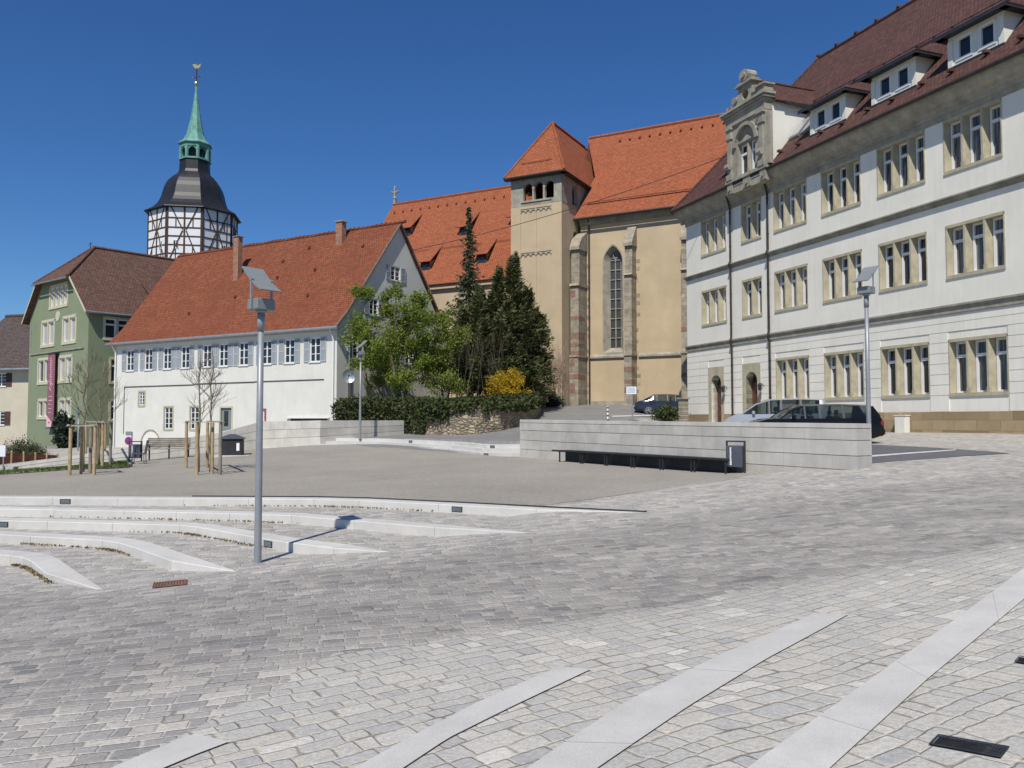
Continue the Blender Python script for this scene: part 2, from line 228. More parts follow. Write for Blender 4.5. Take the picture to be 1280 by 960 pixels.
# ------------------------------------------------------------------ mesh builder
class MB:
    def __init__(s): s.v=[]; s.f=[]; s.t=[]; s.M=None; s.tn=1.
    def add(s,vs,fs,tn=None):
        o=len(s.v)
        s.v+= [tuple(s.M@Vector(p)) for p in vs] if s.M else [tuple(p) for p in vs]
        s.f+= [tuple(i+o for i in f) for f in fs]; s.t+=[s.tn if tn is None else tn]*len(fs); return s
    def box(s,x0,x1,y0,y1,z0,z1,tn=None,c=0.):
        if c<=0:
            s.add([(x0,y0,z0),(x1,y0,z0),(x1,y1,z0),(x0,y1,z0),(x0,y0,z1),(x1,y0,z1),(x1,y1,z1),(x0,y1,z1)],
              [(0,3,2,1),(4,5,6,7),(0,1,5,4),(1,2,6,5),(2,3,7,6),(3,0,4,7)],tn)
        else:   # chamfered upper and vertical edges
            def ring(d,z): return [(x0+d+c,y0+d,z),(x1-d-c,y0+d,z),(x1-d,y0+d+c,z),(x1-d,y1-d-c,z),(x1-d-c,y1-d,z),(x0+d+c,y1-d,z),(x0+d,y1-d-c,z),(x0+d,y0+d+c,z)]
            v=ring(c,z0)+ring(0,z0+c)+ring(0,z1-c)+ring(c,z1); f=[tuple(range(7,-1,-1)),tuple(range(24,32))]
            for k in range(3):
                for i in range(8): f.append((k*8+i,k*8+(i+1)%8,k*8+8+(i+1)%8,k*8+8+i))
            s.add(v,f,tn)
        return s
    def poly(s,pts,tn=None): return s.add(pts,[tuple(range(len(pts)))],tn)
    def slab(s,pts,th,tn=None):   # polygon thickened against its normal
        P=[Vector(p) for p in pts]; n=(P[1]-P[0]).cross(P[-1]-P[0]).normalized()
        k=len(P); Q=[p-n*th for p in P]
        return s.add(P+Q,[tuple(range(k)),tuple(range(2*k-1,k-1,-1))]+[(i,i+k,(i+1)%k+k,(i+1)%k) for i in range(k)],tn)
    def tube(s,pts,rad,n=8,cap=True,tn=None):
        P=[Vector(p) for p in pts]; r=rad if isinstance(rad,(list,tuple)) else [rad]*len(P); vs=[];fs=[]
        up=Vector((0,0,1)); a=None
        for i,p in enumerate(P):
            d=(P[min(i+1,len(P)-1)]-P[max(i-1,0)]).normalized()
            if a is None: a=d.orthogonal().normalized()
            else:
                a=(a-d*a.dot(d)); a=a.normalized() if a.length>1e-6 else d.orthogonal().normalized()
            b=d.cross(a)
            for k in range(n):
                an=2*math.pi*k/n; vs.append(p+(a*math.cos(an)+b*math.sin(an))*r[i])
        for i in range(len(P)-1):
            for k in range(n): fs.append((i*n+k,i*n+(k+1)%n,(i+1)*n+(k+1)%n,(i+1)*n+k))
        if cap: fs+= [tuple(range(n-1,-1,-1)),tuple(range((len(P)-1)*n,len(P)*n))]
        return s.add(vs,fs,tn)
    def lathe(s,prof,c=(0,0),n=16,rot=0.,tn=None):
        vs=[];fs=[]
        for r,z in prof:
            for k in range(n):
                an=rot+2*math.pi*k/n; vs.append((c[0]+r*math.cos(an),c[1]+r*math.sin(an),z))
        for i in range(len(prof)-1):
            for k in range(n): fs.append((i*n+k,i*n+(k+1)%n,(i+1)*n+(k+1)%n,(i+1)*n+k))
        fs+= [tuple(range(n-1,-1,-1)),tuple(range((len(prof)-1)*n,len(prof)*n))]
        return s.add(vs,fs,tn)
    def ex(s,poly,a,b,axis='y',tn=None):   # 2D polygon (p,q) extruded; axis y: (p,y,q); axis x: (x,p,q); axis z: (p,q,z)
        k=len(poly)
        mk={'y':lambda p,h:(p[0],h,p[1]),'x':lambda p,h:(h,p[0],p[1]),'z':lambda p,h:(p[0],p[1],h)}[axis]
        vs=[mk(p,a) for p in poly]+[mk(p,b) for p in poly]
        return s.add(vs,[tuple(range(k-1,-1,-1)),tuple(range(k,2*k))]+[(i,(i+1)%k,(i+1)%k+k,i+k) for i in range(k)],tn)
    def mesh(s,name,mat,smooth=False,fixn=True):
        me=bpy.data.meshes.new(name); me.from_pydata(s.v,[],s.f)
        if fixn:
            bm=bmesh.new(); bm.from_mesh(me); bmesh.ops.recalc_face_normals(bm,faces=bm.faces); bm.to_mesh(me); bm.free()
        at=me.attributes.new('tint','FLOAT','FACE'); at.data.foreach_set('value',s.t if len(s.t)==len(me.polygons) else [1.]*len(me.polygons))
        uvl=me.uv_layers.new(name='UVMap'); co=np.empty(len(me.vertices)*3); me.vertices.foreach_get('co',co); co=co.reshape(-1,3)
        nl=len(me.loops); vi=np.empty(nl,dtype=np.int32); me.loops.foreach_get('vertex_index',vi)
        nf=len(me.polygons); nr=np.empty(nf*3); me.polygons.foreach_get('normal',nr); nr=nr.reshape(-1,3)
        lt=np.empty(nf,dtype=np.int32); me.polygons.foreach_get('loop_total',lt); ln=np.repeat(nr,lt,axis=0)
        tn=np.stack([-ln[:,1],ln[:,0],np.zeros(nl)],1); L=np.linalg.norm(tn,axis=1); flat=L<.08; tn[flat]=(1,0,0); tn/=np.linalg.norm(tn,axis=1)[:,None]
        bt=np.cross(ln,tn); p=co[vi]; uv=np.stack([(p*tn).sum(1),(p*bt).sum(1)],1); uvl.data.foreach_set('uv',uv.ravel())
        if smooth: me.polygons.foreach_set('use_smooth',[True]*nf)
        me.materials.append(mat); return me
    def build(s,name,mat,parent=None,loc=(0,0,0),rz=0.,smooth=False,fixn=True):
        return ob(name,s.mesh(name,mat,smooth,fixn),parent,loc,rz)
def ob(name,me,parent=None,loc=(0,0,0),rz=0.):
    o=bpy.data.objects.new(name,me); col.objects.link(o); o.parent=parent; o.location=loc; o.rotation_euler=(0,0,rz); return o
def tag(o,label=None,cat=None,group=None,kind=None):
    if label: o['label']=label
    if cat: o['category']=cat
    if group: o['group']=group
    if kind: o['kind']=kind
    return o
def thing(name,label,cat,loc=(0,0,0),rz=0.,group=None):
    return tag(ob(name,None,None,loc,rz),label,cat,group)
def kids(o): return [c for c in bpy.data.objects if c.parent==o]
def copy_tree(o,parent=None):
    c=o.copy(); col.objects.link(c); c.parent=parent
    for ch in kids(o): copy_tree(ch,c)
    return c
def inside(pt,poly):
    x,y=pt; r=False; j=len(poly)-1
    for i in range(len(poly)):
        xi,yi=poly[i][0],poly[i][1]; xj,yj=poly[j][0],poly[j][1]
        if (yi>y)!=(yj>y) and x<(xj-xi)*(y-yi)/(yj-yi)+xi: r=not r
        j=i
    return r
def tri2d(outer,holes=(),extra=()):
    vs=[];es=[]
    for lp in [outer]+list(holes):
        o=len(vs); vs+= [Vector((p[0],p[1])) for p in lp]; es+= [(o+i,o+(i+1)%len(lp)) for i in range(len(lp))]
    vs+= [Vector((p[0],p[1])) for p in extra]
    V,_,Fc,_,_,_=delaunay_2d_cdt(vs,es,[],0,1e-5)
    out=[]
    for f in Fc:
        c=sum((V[i] for i in f),Vector((0,0)))/len(f)
        if inside(c,outer) and not any(inside(c,h) for h in holes): out.append(tuple(f))
    return V,out
def wall(mb,outer,holes=(),mp=lambda a,d,z:(a,d,z),depth=.3,tn=None):
    """a wall face (a,z) at depth 0 with real openings and reveals going in by depth; mp maps (a,depth,z)"""
    V,Fc=tri2d(outer,holes); mb.add([mp(p.x,0,p.y) for p in V],Fc,tn)
    for h in holes:
        k=len(h); mb.add([mp(p[0],0,p[1]) for p in h]+[mp(p[0],depth,p[1]) for p in h],[(i,(i+1)%k,(i+1)%k+k,i+k) for i in range(k)],tn)
def rc(x0,x1,z0,z1): return [(x0,z0),(x1,z0),(x1,z1),(x0,z1)]
def arch(x0,x1,z0,zs,n=10,pt=0.):
    """door or window outline: straight to zs, then a round (pt=0) or pointed head"""
    r=(x1-x0)/2; c=(x0+x1)/2; P=[(x0,z0),(x1,z0)]
    if pt:
        RR=2*r*pt; a1=math.acos((RR-r)/RR)
        for i in range(n+1): a=a1*i/n; P.append((x1-RR+RR*math.cos(a),zs+RR*math.sin(a)))
        for i in range(n-1,-1,-1): a=a1*i/n; P.append((x0+RR-RR*math.cos(a),zs+RR*math.sin(a)))
    else:
        for i in range(n+1): a=math.pi*i/n; P.append((c+r*math.cos(a),zs+r*math.sin(a)))
    return P

# ------------------------------------------------------------------ terrain
def tps(C):
    C=np.array(C,float); P=C[:,:2]; z=C[:,2]; n=len(C)
    r=np.linalg.norm(P[:,None]-P[None],axis=2); K=np.where(r>0,r*r*np.log(r+1e-9),0)+np.eye(n)*.6
    A=np.zeros((n+3,n+3)); A[:n,:n]=K; A[:n,n]=1; A[:n,n+1:]=P; A[n,:n]=1; A[n+1:,:n]=P.T
    W=np.linalg.solve(A,np.concatenate([z,[0,0,0]]))
    def f(x,y):
        x=np.asarray(x,float); y=np.asarray(y,float); s=W[n]+W[n+1]*x+W[n+2]*y
        for i in range(n):
            d=np.hypot(x-P[i,0],y-P[i,1]); s=s+W[i]*np.where(d>0,d*d*np.log(d+1e-9),0)
        return s
    return f
ZS=[-1.82-.165*k for k in range(6)]
TB=[[(-60,619.5),(0,619.5),(240,621),(400,621.8),(460,623.3),(560,628),(680,634.3),(808,640.5)],
    [(-60,632),(0,633),(170,636),(300,639),(380,641.5),(460,648),(560,656),(655,665)],
    [(-60,646),(0,647),(240,653),(270,656),(330,666),(380,674),(440,681),(484,689)],
    [(-60,662),(0,663.5),(60,666.5),(150,671.5),(175,675),(200,682),(245,697),(293,713)],
    [(-60,684),(0,687),(40,690),(60,693),(72,698),(92,712),(129,737)]]
KB=[[atZ(u,v,ZS[k]) for u,v in TB[k]] for k in range(5)]
for k in range(5): KB[k][0]=KB[k][1]+(KB[k][1]-KB[k][2]).normalized()*14
def Y3(u,v,Y): p=atY(u,v,Y); return (p.x,p.y,p.z)
road=tps([(0,0,-1.75),(-4,0,-2.0),(5,0,-1.5),(0,3.7,-1.86),(5,5,-1.55),(-6,5,-2.2),(2,9,-1.97),(8.5,12,-1.5),(14,18,-1.15),(14,8,-1.1),(-10,8,-2.6)]+
  [tuple(KB[k][-1]-Vector((0,0,.004))) for k in range(5)]+
  [*[tuple(atZ(u,v,z)) for u,v,z in ((660,630.8,-1.812),(690,632,-1.814),(730,634,-1.815),(770,636,-1.81),(700,651,-1.91),(745,648,-1.87))],(-9.6,15,-2.66),(-16,14,-2.9),(-14,22,-3.0),(-24,30,-2.7),(-8,18,-2.85),(-4,17,-2.55),(0,17.4,-2.15),
   Y3(690,630,17.2),Y3(860,606,19.8),Y3(930,597,21),Y3(1015,589,20.4),Y3(1066,588,19.5),Y3(1087,581,20.4),
   Y3(1280,542.5,30),Y3(1090,540,37.1),Y3(862,527,51.5),Y3(1095,552,29),(24,20,-.7),(26,30,-.35),
   Y3(435,549,39.8),Y3(560,551,36.5),Y3(650,557,31.6),Y3(505,545,42.5),Y3(593,544,41),Y3(649,533,44),Y3(672,512,56),Y3(740,506,64.1),Y3(800,506,62),Y3(860,508,60),Y3(800,516,54),Y3(760,523,49),
   (6,38,-.75),(-38,39,-2.9),(-24,41,-2.5),(-18,42,-1.75),(-14,44,-1.2),(-35,55,-2.3),(-24,56,-1.8),(-8,52,.2),(-4,60,1.0),(4,72,1.4),(-30,70,-1.5)])
SQC=[Y3(650,571,31.3),Y3(932,591,22.15),Y3(1000,592,20.7),Y3(1015,589.2,20.4),Y3(690,630,17.2),Y3(860,606,19.8),Y3(930,597,21),Y3(401,556,40),Y3(330,561,41.5),Y3(278,564,40),Y3(162,577,38),Y3(12,591,37.5),Y3(600,571.5,32.5),(-26,24,-1.98),(-32,38,-2.7)]
for p in KB[0][1:-1:1]: SQC.append((p.x,p.y,p.z))
SQC.append((KB[0][-1].x,KB[0][-1].y,ZS[0]+.0)); SQC.append((-24,19.5,-1.82))
square=tps(SQC)
def sqh(u,v):
    r=ray(u,v); lo,hi=5.,70.
    for _ in range(40):
        m=(lo+hi)/2; p=r*(m/r.y)
        if p.z>float(square(p.x,p.y)): lo=m
        else: hi=m
    return r*(lo/r.y)
# retaining wall lines in plan
RW=[Vector((8.42,19.55)),Vector((.31,31.2))]                       # right wall
LW=[Vector((-23.55,37.5)),Vector((-18.16,38)),Vector((-14.5,40)),Vector((-13.0,41.5)),Vector((-9.56,40)),Vector((-5.87,43.5))]
GE=[(620,632.5),(690,630),(745,622.5),(800,614.5),(860,606),(930,597.2),(985,592),(1018,589)]
GEP=[tuple(sqh(*q)[:2]) for q in GE]
_k=KB[0][5].lerp(KB[0][6],.62); GEP=GEP[1:]; SQP=[(p.x,p.y) for p in KB[0][:-2]]+[(_k.x,_k.y)]+GEP+[(7.9,20.5),(.5,31.1),(-.4,32.2),(-8.2,39.8),(-9.56,40.2),(-13.0,41.7),(-14.5,40.2),(-18.2,38.2),(-23.6,37.7),(-36,37.2)]
DSQ=[(p.x,p.y) for p in KB[0][:-2]]+[(_k.x-.9,_k.y+.15)]+[(x-.05,y+.45) for x,y in GEP]+[(8.3,20.6),(.75,31.5),(1.25,32.7),(-.9,34.7),(-2.5,37.5),(-6.3,40.9),(-9.4,40.7),(-13.0,42.1),(-14.7,40.55),(-18.3,38.6),(-23.6,38.1),(-38,37.6)]
def axis(a,b,fine,lo,hi,step):
    A=list(np.arange(a,lo,step))+list(np.arange(lo,hi,fine))+list(np.arange(hi,b+.1,step)); return np.array(A)
gx=axis(-70,50,.3,-22,26,2.); gy=axis(-6,120,.3,0,66,2.)
GX,GY=np.meshgrid(gx,gy); GZ=np.clip(road(GX,GY),-3.1,2.2); ZQ=square(GX,GY)
lane_up=[(-80,733),(0,735),(128,745),(330,722),(500,700),(655,675),(808,652),(1000,618),(1180,600),(1330,590)]; lane_lo=[(1330,675),(1150,708),(900,752),(640,792),(430,815),(200,850),(0,880),(-80,900)]
def rp(u,v):
    r=ray(u,v); lo,hi=1.,90.
    for _ in range(40):
        m=(lo+hi)/2; p=r*(m/r.y)
        if p.z>float(road(p.x,p.y)): lo=m
        else: hi=m
    return r*(lo/r.y)
LANE=[tuple(rp(u,v)[:2]) for u,v in lane_up+lane_lo]
def sdist(px,py,poly):
    d=np.full(px.shape,1e9); ins=np.zeros(px.shape,bool); n=len(poly)
    for i in range(n):
        ax,ay=poly[i]; bx,by=poly[(i+1)%n]; dx,dy=bx-ax,by-ay; tt=np.clip(((px-ax)*dx+(py-ay)*dy)/(dx*dx+dy*dy+1e-12),0,1)
        d=np.minimum(d,np.hypot(px-ax-tt*dx,py-ay-tt*dy))
        cnd=((ay>py)!=(by>py)); xx=dx*(py-ay)/(dy if abs(dy)>1e-12 else 1e-12)+ax; ins^=cnd&(px<xx)
    return np.where(ins,-d,d)
SD=sdist(GX,GY,DSQ); GZ=np.where(SD<0,np.minimum(GZ,ZQ-np.where(GX>-21,.014,.06)),GZ)
sdl=sdist(GX,GY,LANE); DK=np.clip(.5-sdl/1.1,0,1)
lowline=[tuple(rp(u,v)[:2]) for u,v in lane_lo]
BIGP=[tuple(rp(u,v)[:2]) for u,v in [(1330,672),(1150,700),(900,745),(640,786),(430,815),(300,880),(120,975)]]+[(-1.,1.),(0,-5),(30,-5),(30,12)]
BG=np.clip(.5-sdist(GX,GY,BIGP)/1.2,0,1)
AS=np.clip((GY-(33-.9*np.clip(GX,-8,20)*0))/1.0,0,1)*np.clip((3.2+ (GY-31)*.26-GX)/.5,0,1); AS=np.where(GY>51,1,AS); AS=np.where((GX<-11)&(GY<60),0,AS)
nx,ny=len(gx),len(gy)
me=bpy.data.meshes.new('road'); idx=np.arange(nx*ny).reshape(ny,nx)
fc=np.stack([idx[:-1,:-1],idx[:-1,1:],idx[1:,1:],idx[1:,:-1]],-1).reshape(-1,4)
me.from_pydata(np.stack([GX,GY,GZ],-1).reshape(-1,3).tolist(),[],fc.tolist())
za=me.attributes.new('zone','FLOAT_COLOR','POINT'); za.data.foreach_set('color',np.stack([DK,BG,AS,np.ones_like(DK)],-1).astype(np.float32).ravel())
me.polygons.foreach_set('use_smooth',[True]*len(me.polygons)); me.materials.append(PAV)
tag(ob('road',me),kind='structure')
BV=BVHTree.FromPolygons([tuple(v.co) for v in me.vertices],[tuple(p.vertices) for p in me.polygons])
def gz(x,y):
    h=BV.ray_cast(Vector((x,y,50)),Vector((0,0,-1))); return h[0].z if h[0] else -2.
def gp(u,v):
    h=BV.ray_cast(Vector((0,0,0)),ray(u,v).normalized()); return h[0]
def pave_attr(me,c):
    za=me.attributes.new('zone','FLOAT_COLOR','POINT'); za.data.foreach_set('color',list(c)*len(me.vertices))
# far ground
mb=MB(); mb.poly([(-1500,-200,-3.35),(1500,-200,-3.35),(1500,2500,-3.35),(-1500,2500,-3.35)]); tag(mb.build('ground',M('far_ground',(.10,.11,.06),.2,.02,.95)),kind='structure')
# gravel square
ext=[(x,y) for x in np.arange(-26,10,.8) for y in np.arange(17,43,.8) if inside((x,y),SQP)]
V,Fc=tri2d(SQP,(),ext); mb=MB(); mb.add([(p.x,p.y,float(square(p.x,p.y))+.002) for p in V],Fc)
for i in range(len(SQP)):
    a,b=SQP[i],SQP[(i+1)%len(SQP)]; mb.poly([(b[0],b[1],float(square(*b))+.002),(a[0],a[1],float(square(*a))+.002),(a[0],a[1],float(square(*a))-.12),(b[0],b[1],float(square(*b))-.12)])
tag(mb.build('gravel_square',GRAVEL,smooth=True,fixn=False),kind='structure')
# wedge of setts between gravel and top step
WP=[(p.x,p.y) for p in KB[0][-3:]]+[tuple(rp(u,v)[:2]) for u,v in [(860,632),(1000,612),(1040,590)]]
# terraces between the steps
for k in range(4):
    a=KB[k+1]; bb=KB[k]; P=[(p.x,p.y) for p in a]+[tuple((bb[-2].lerp(bb[-1],.45))[:2])]+[(p.x,p.y) for p in reversed(bb[:-1])]
    V,Fc=tri2d(P); m2=MB(); m2.add([(p.x,p.y,ZS[k+1]-.006) for p in V],Fc); o=m2.build('terrace_paving',PAV,fixn=False); pave_attr(o.data,(0,.0,0,1)); tag(o,kind='structure')
# ------------------------------------------------------------------ granite steps
def offs(P,wd):
    out=[]
    for i,p in enumerate(P):
        d=(P[min(i+1,len(P)-1)]-P[max(i-1,0)]); d=Vector((d.x,d.y)).normalized(); n=Vector((d.y,-d.x)); out.append(Vector((p.x+n.x*wd,p.y+n.y*wd,p.z)))
    return out
def vent(parent,p,d,name='step_light'):
    n=Vector((d.y,-d.x,0)); m=MB(); 
    m.M=Matrix.Translation(p)@Matrix(((d.x,-n.x,0,0),(d.y,-n.y,0,0),(0,0,1,0),(0,0,0,1)))
    m.box(-.13,.13,-.012,.03,-.055,.055); o=m.build(name,DARKM,parent)
    m2=MB(); m2.M=m.M
    for i in range(4): m2.box(-.11,.11,-.018,-.008,-.04+i*.022,-.03+i*.022)
    m2.build('grille',LEAD,o)
steplabels=['top granite step along the edge of the gravel square','second granite step below the gravel square','middle granite step ending just behind the near lamp post','fourth granite step, bending towards the rusty drain','lowest granite step in the left corner of the paving']
for k in range(5):
    P=KB[k]; Q=offs(P,.40); Q[-1]=P[-1]+(P[-1]-P[-2]).normalized()*.1; mb=MB(); n=len(P); z=ZS[k]
    up=[Vector((p.x,p.y,z)) for p in P]; fr=[Vector((q.x,q.y,z)) for q in Q]; fr2=[Vector((q.x,q.y,z-.012)) for q in offs(Q,.012)]; bt=[Vector((q.x,q.y,z-.5)) for q in fr2]; bk=[Vector((p.x,p.y,z-.5)) for p in P]
    # cut into slabs with hair joints
    L=0
    for i in range(n-1):
        seg=(up[i+1]-up[i]).length; m=max(1,round(seg/1.6)); 
        for j in range(m):
            a,b=j/m+.003/seg,(j+1)/m-.003/seg; c=lambda A,t_:A[i].lerp(A[i+1],t_)
            tn=random.uniform(.94,1.04); q=[c(A,t_) for A in (up,fr,fr2,bt,bk) for t_ in (a,b)]
            mb.add(q,[(0,1,3,2),(2,3,5,4),(4,5,7,6),(6,7,9,8),(8,9,1,0),(0,2,4,6,8),(1,9,7,5,3)],tn)
    o=mb.build('granite_step',GRAN); tag(o,steplabels[k],'step','granite steps in the paved slope')
    for u,v,kk in [(86,626,0),(12,653.5,2),(571,638.5,0),(337,678.5,2)]:
        if kk==k:
            F2=offs(Q,.012); best=None
            for i in range(n-1):
                for j in range(21):
                    p=F2[i].lerp(F2[i+1],j/20); uu=640+1000*p.x/p.y
                    if best is None or abs(uu-u)<best[0]: best=(abs(uu-u),p,(F2[i+1]-F2[i]).normalized())
            vent(o,best[1]+Vector((0,0,-.085)),best[2])
# steel edge on top of first step
mb=MB(); P=KB[0]; A=offs(P,-.01); B=offs(P,-.045)
for i in range(2,len(P)-1): mb.add([A[i]+Vector((0,0,-.05)),A[i+1]+Vector((0,0,-.05)),B[i+1]+Vector((0,0,-.05)),B[i]+Vector((0,0,-.05)),A[i]+Vector((0,0,.028)),A[i+1]+Vector((0,0,.028)),B[i+1]+Vector((0,0,.028)),B[i]+Vector((0,0,.028))],[(4,5,6,7),(0,1,5,4),(3,2,6,7),(0,3,7,4),(1,2,6,5)])
tag(mb.build('edging_strip',DARKM),'dark steel strip between the gravel and the top granite step','edging')
# three far steps up to the asphalt
FS=[[(398,559),(470,560.5),(560,565.5),(600,570.5),(667,571)],[(417.5,553.6),(480,555),(560,560),(610,564.5),(664,566.5)],[(435,549),(500,550),(560,552.5),(620,556.5),(662,558.5)]]
fsY=[[39.8,39.5,36.2,33.3,31.4],[43,41.2,37,33.6,32.1],[42,40.6,37.2,34.2,32.6]]
labs=['lowest of the three steps up from the gravel towards the church','middle of the three steps up from the gravel towards the church','uppermost of the three steps, at the foot of the middle lamp']
for k in range(3):
    base=[Vector(Y3(u,v,Y)) for (u,v),Y in zip(FS[0],fsY[0])]
    zt=[b.z+.15*(k+1) for b in base]
    fr=[Vector((b.x,b.y,0))+Vector((.12,.42,0))*k for b in base]
    P=[Vector((p.x,p.y,z)) for p,z in zip(fr,zt)]; W_=[p+Vector((.16,.62,0)) for p in P]
    if k==2: W_=[p+Vector((.3,1.0,0)) for p in P]
    mb=MB(); D=Vector((0,0,-.6))
    for i in range(len(P)-1):
        q=[P[i],P[i+1],W_[i+1],W_[i],P[i]+D,P[i+1]+D,W_[i+1]+D,W_[i]+D]; mb.add(q,[(0,1,2,3),(4,5,1,0),(5,6,2,1),(6,7,3,2),(7,4,0,3)],random.uniform(.95,1.04))
    o=mb.build('granite_step',GRAN); tag(o,labs[k],'step','three steps up to the church road')
    for ui in ([.35,.78] if k!=1 else []):
        i=int(ui*4); p=P[i].lerp(P[i+1],ui*4-i); vent(o,p+Vector((0,0,-.075)),(P[i+1]-P[i]).normalized())
# flush granite bands in the foreground
bands=[([(1330,676),(1280,711),(1120,828),(960,943),(905,985)],[(1330,712),(1280,750),(1160,850),(1040,960),(1010,990)],'widest pale granite band running off the right edge of the paving'),
       ([(1019,767.5),(900,820),(780,880),(662,960),(620,990)],[(1061,769),(960,824),(860,885),(750,960),(712,990)],'pale granite band in the foreground ending below the right wall'),
       ([(699,834.5),(600,878),(500,930),(404,985)],[(739,838),(640,885),(560,925),(470,985)],'pale granite band in the middle of the foreground'),
       ([(244,919),(190,940),(139,962),(80,990)],[(287,929),(245,945),(205,962),(150,990)],'short pale granite band at the bottom left of the paving')]
for A,B,lab in bands:
    mb=MB(); a=[gp(*q) or rp(*q) for q in A]; b=[gp(*q) or rp(*q) for q in B]; n=min(len(a),len(b)); rows=[]
    def samp(P,t_):
        x=t_*(len(P)-1); i=min(int(x),len(P)-2); return P[i].lerp(P[i+1],x-i)
    tot=(a[0]-a[-1]).length; m=max(4,int(tot/.14)); jn=max(1,int(tot/1.3)); m=max(1,m//jn)*jn
    tn=1.
    for i in range(m):
        t0,t1=i/m,(i+1)/m
        if i%(m//jn)==0: tn=random.uniform(.93,1.05); t0+=.004/tot
        for j in range(2):
            s0,s1=j/2,(j+1)/2
            pts=[samp(a,t0).lerp(samp(b,t0),s0),samp(a,t0).lerp(samp(b,t0),s1),samp(a,t1).lerp(samp(b,t1),s1),samp(a,t1).lerp(samp(b,t1),s0)]
            pts=[Vector((p.x,p.y,gz(p.x,p.y)+.012)) for p in pts]; mb.add(pts,[(0,1,2,3)],tn)
        e=[samp(a,t0),samp(a,t1)]
    tag(mb.build('granite_band',GRAN),lab,'paving band','flush granite bands in the foreground')
# parking bay: dark asphalt sliver with painted line behind the right lamp
def sheet(name,pix,mat,dz,lab=None,cat=None,kind=None,sub=6):
    P=[gp(*q) for q in pix]; poly=[(p.x,p.y) for p in P]
    xs=[p[0] for p in poly]; ys=[p[1] for p in poly]; st=max(.3,(max(xs)-min(xs))/14)
    ext=[(x,y) for x in np.arange(min(xs),max(xs),st) for y in np.arange(min(ys),max(ys),st) if inside((x,y),poly)]
    V,Fc=tri2d(poly,(),ext); m=MB(); m.add([(p.x,p.y,gz(p.x,p.y)+dz) for p in V],Fc); o=m.build(name,mat,fixn=False); return tag(o,lab,cat,None,kind)
ASPH=M('dark_asphalt',(.115,.115,.118),.12,1.5,.9,0,.5,80)
LINE=M('road_paint',(.55,.55,.53),.12,4,.8)
sheet('parking_bay',[(1074,581),(1090,579.5),(1150,574.5),(1210,570),(1262,567),(1235,564.5),(1160,559.5),(1090,556),(1050,556)],ASPH,.012,kind='structure')
sheet('parking_line',[(1074,573),(1130,568.5),(1195,563.6),(1195,562.6),(1130,566.8),(1074,571)],LINE,.02,kind='structure')
sheet('road_marking',[(765,521.5),(835,519.5),(835,518.5),(765,520)],LINE,.02,kind='structure')

# ------------------------------------------------------------------ coursed retaining walls
def coursed(path,tops,bases,th,nc,name,lab,side=1,ch=None):
    """path: plan points; tops/bases: z at each point; nc courses; stones on the front face (side=+1: front is right-hand normal of the path)"""
    mb=MB(); jb=MB(); n=len(path)
    def nrm(i):
        d=(path[min(i+1,n-1)]-path[max(i-1,0)]).normalized(); return Vector((d.y,-d.x))*side
    N_=[nrm(i) for i in range(n)]
    for i in range(n-1):
        sn=(path[i+1]-path[i]).normalized(); sn=Vector((sn.y,-sn.x))*side
        N0=N_[i] if 0<i else sn; N1=N_[i+1] if i+1<n-1 else sn
        seg=(path[i+1]-path[i]).length
        for c in range(nc):
            l=[0]; 
            while l[-1]<seg-.5: l.append(min(seg,l[-1]+random.uniform(.6,1.5)))
            if l[-1]<seg: l[-1]=seg
            for j in range(len(l)-1):
                a,b=l[j]/seg+.003/seg,l[j+1]/seg-.003/seg; out=random.uniform(0,.012); tn=random.uniform(.92,1.05)*(.98 if c else 1.04)*(1.16 if path[0].x<-15 else 1.)  # left wall stones tinted paler: its sun-facing brightness put into the colour
                q=[]
                for f0 in (0,1):
                    for t_ in (a,b):
                        zt=tops[i]+(tops[i+1]-tops[i])*t_; zb=bases[i]+(bases[i+1]-bases[i])*t_
                        if ch: hi=zt-ch[c][0]; lo=zt-ch[c][1]
                        else: hi=zt-(zt-zb)*c/nc; lo=zt-(zt-zb)*(c+1)/nc
                        lo+=.016 if c<nc-1 else -.3
                        p=path[i].lerp(path[i+1],t_); NN=N0.lerp(N1,t_)
                        o=-NN*th if f0 else NN*out
                        q+=[(p.x+o.x,p.y+o.y,lo),(p.x+o.x,p.y+o.y,hi)]
                mb.add(q,[(0,2,3,1),(4,5,7,6),(1,3,7,5),(0,4,6,2),(0,1,5,4),(2,6,7,3)],tn)
        # recessed core shows as dark joints
        q=[]
        for f0 in (0,1):
            for t_ in (0,1):
                e_=(.03/seg if (i==0 and t_==0) else (-.03/seg if (i==n-2 and t_==1) else 0)); p=path[i].lerp(path[i+1],t_+e_); NN=(N0,N1)[t_]; o=-NN*(th-.02) if f0 else -NN*.022
                q+=[(p.x+o.x,p.y+o.y,bases[i+t_]-.4),(p.x+o.x,p.y+o.y,tops[i+t_]-.02)]
        jb.add(q,[(0,2,3,1),(4,5,7,6),(1,3,7,5),(0,1,5,4),(2,6,7,3)])
    base=thing(name,lab,'wall',(path[0].x,path[0].y,bases[0]))
    for m_,nm,mt in ((mb,'stonework',WALLST),(jb,'joint_mortar',JOINT)):
        o=m_.build(nm,mt,base); o.location=(-path[0].x,-path[0].y,-bases[0])
    return base
bw=[gz(RW[0].x+.3,RW[0].y),float(square(.31,31.2))]
rwp=[RW[0].lerp(RW[1],t_) for t_ in (0,.15,.35,.6,.8,1)]
bs=[-1.25,-1.36,-1.5,-1.47,-1.45,-1.43]
coursed(rwp,[-.088,-.075,-.06,-.03,-.01,.02],bs,.62,5,'retaining_wall','long grey coursed stone wall behind the dark bench, cars parked behind it',-1,[(0,.13),(.13,.42),(.42,.80),(.80,1.15),(1.15,1.6)])
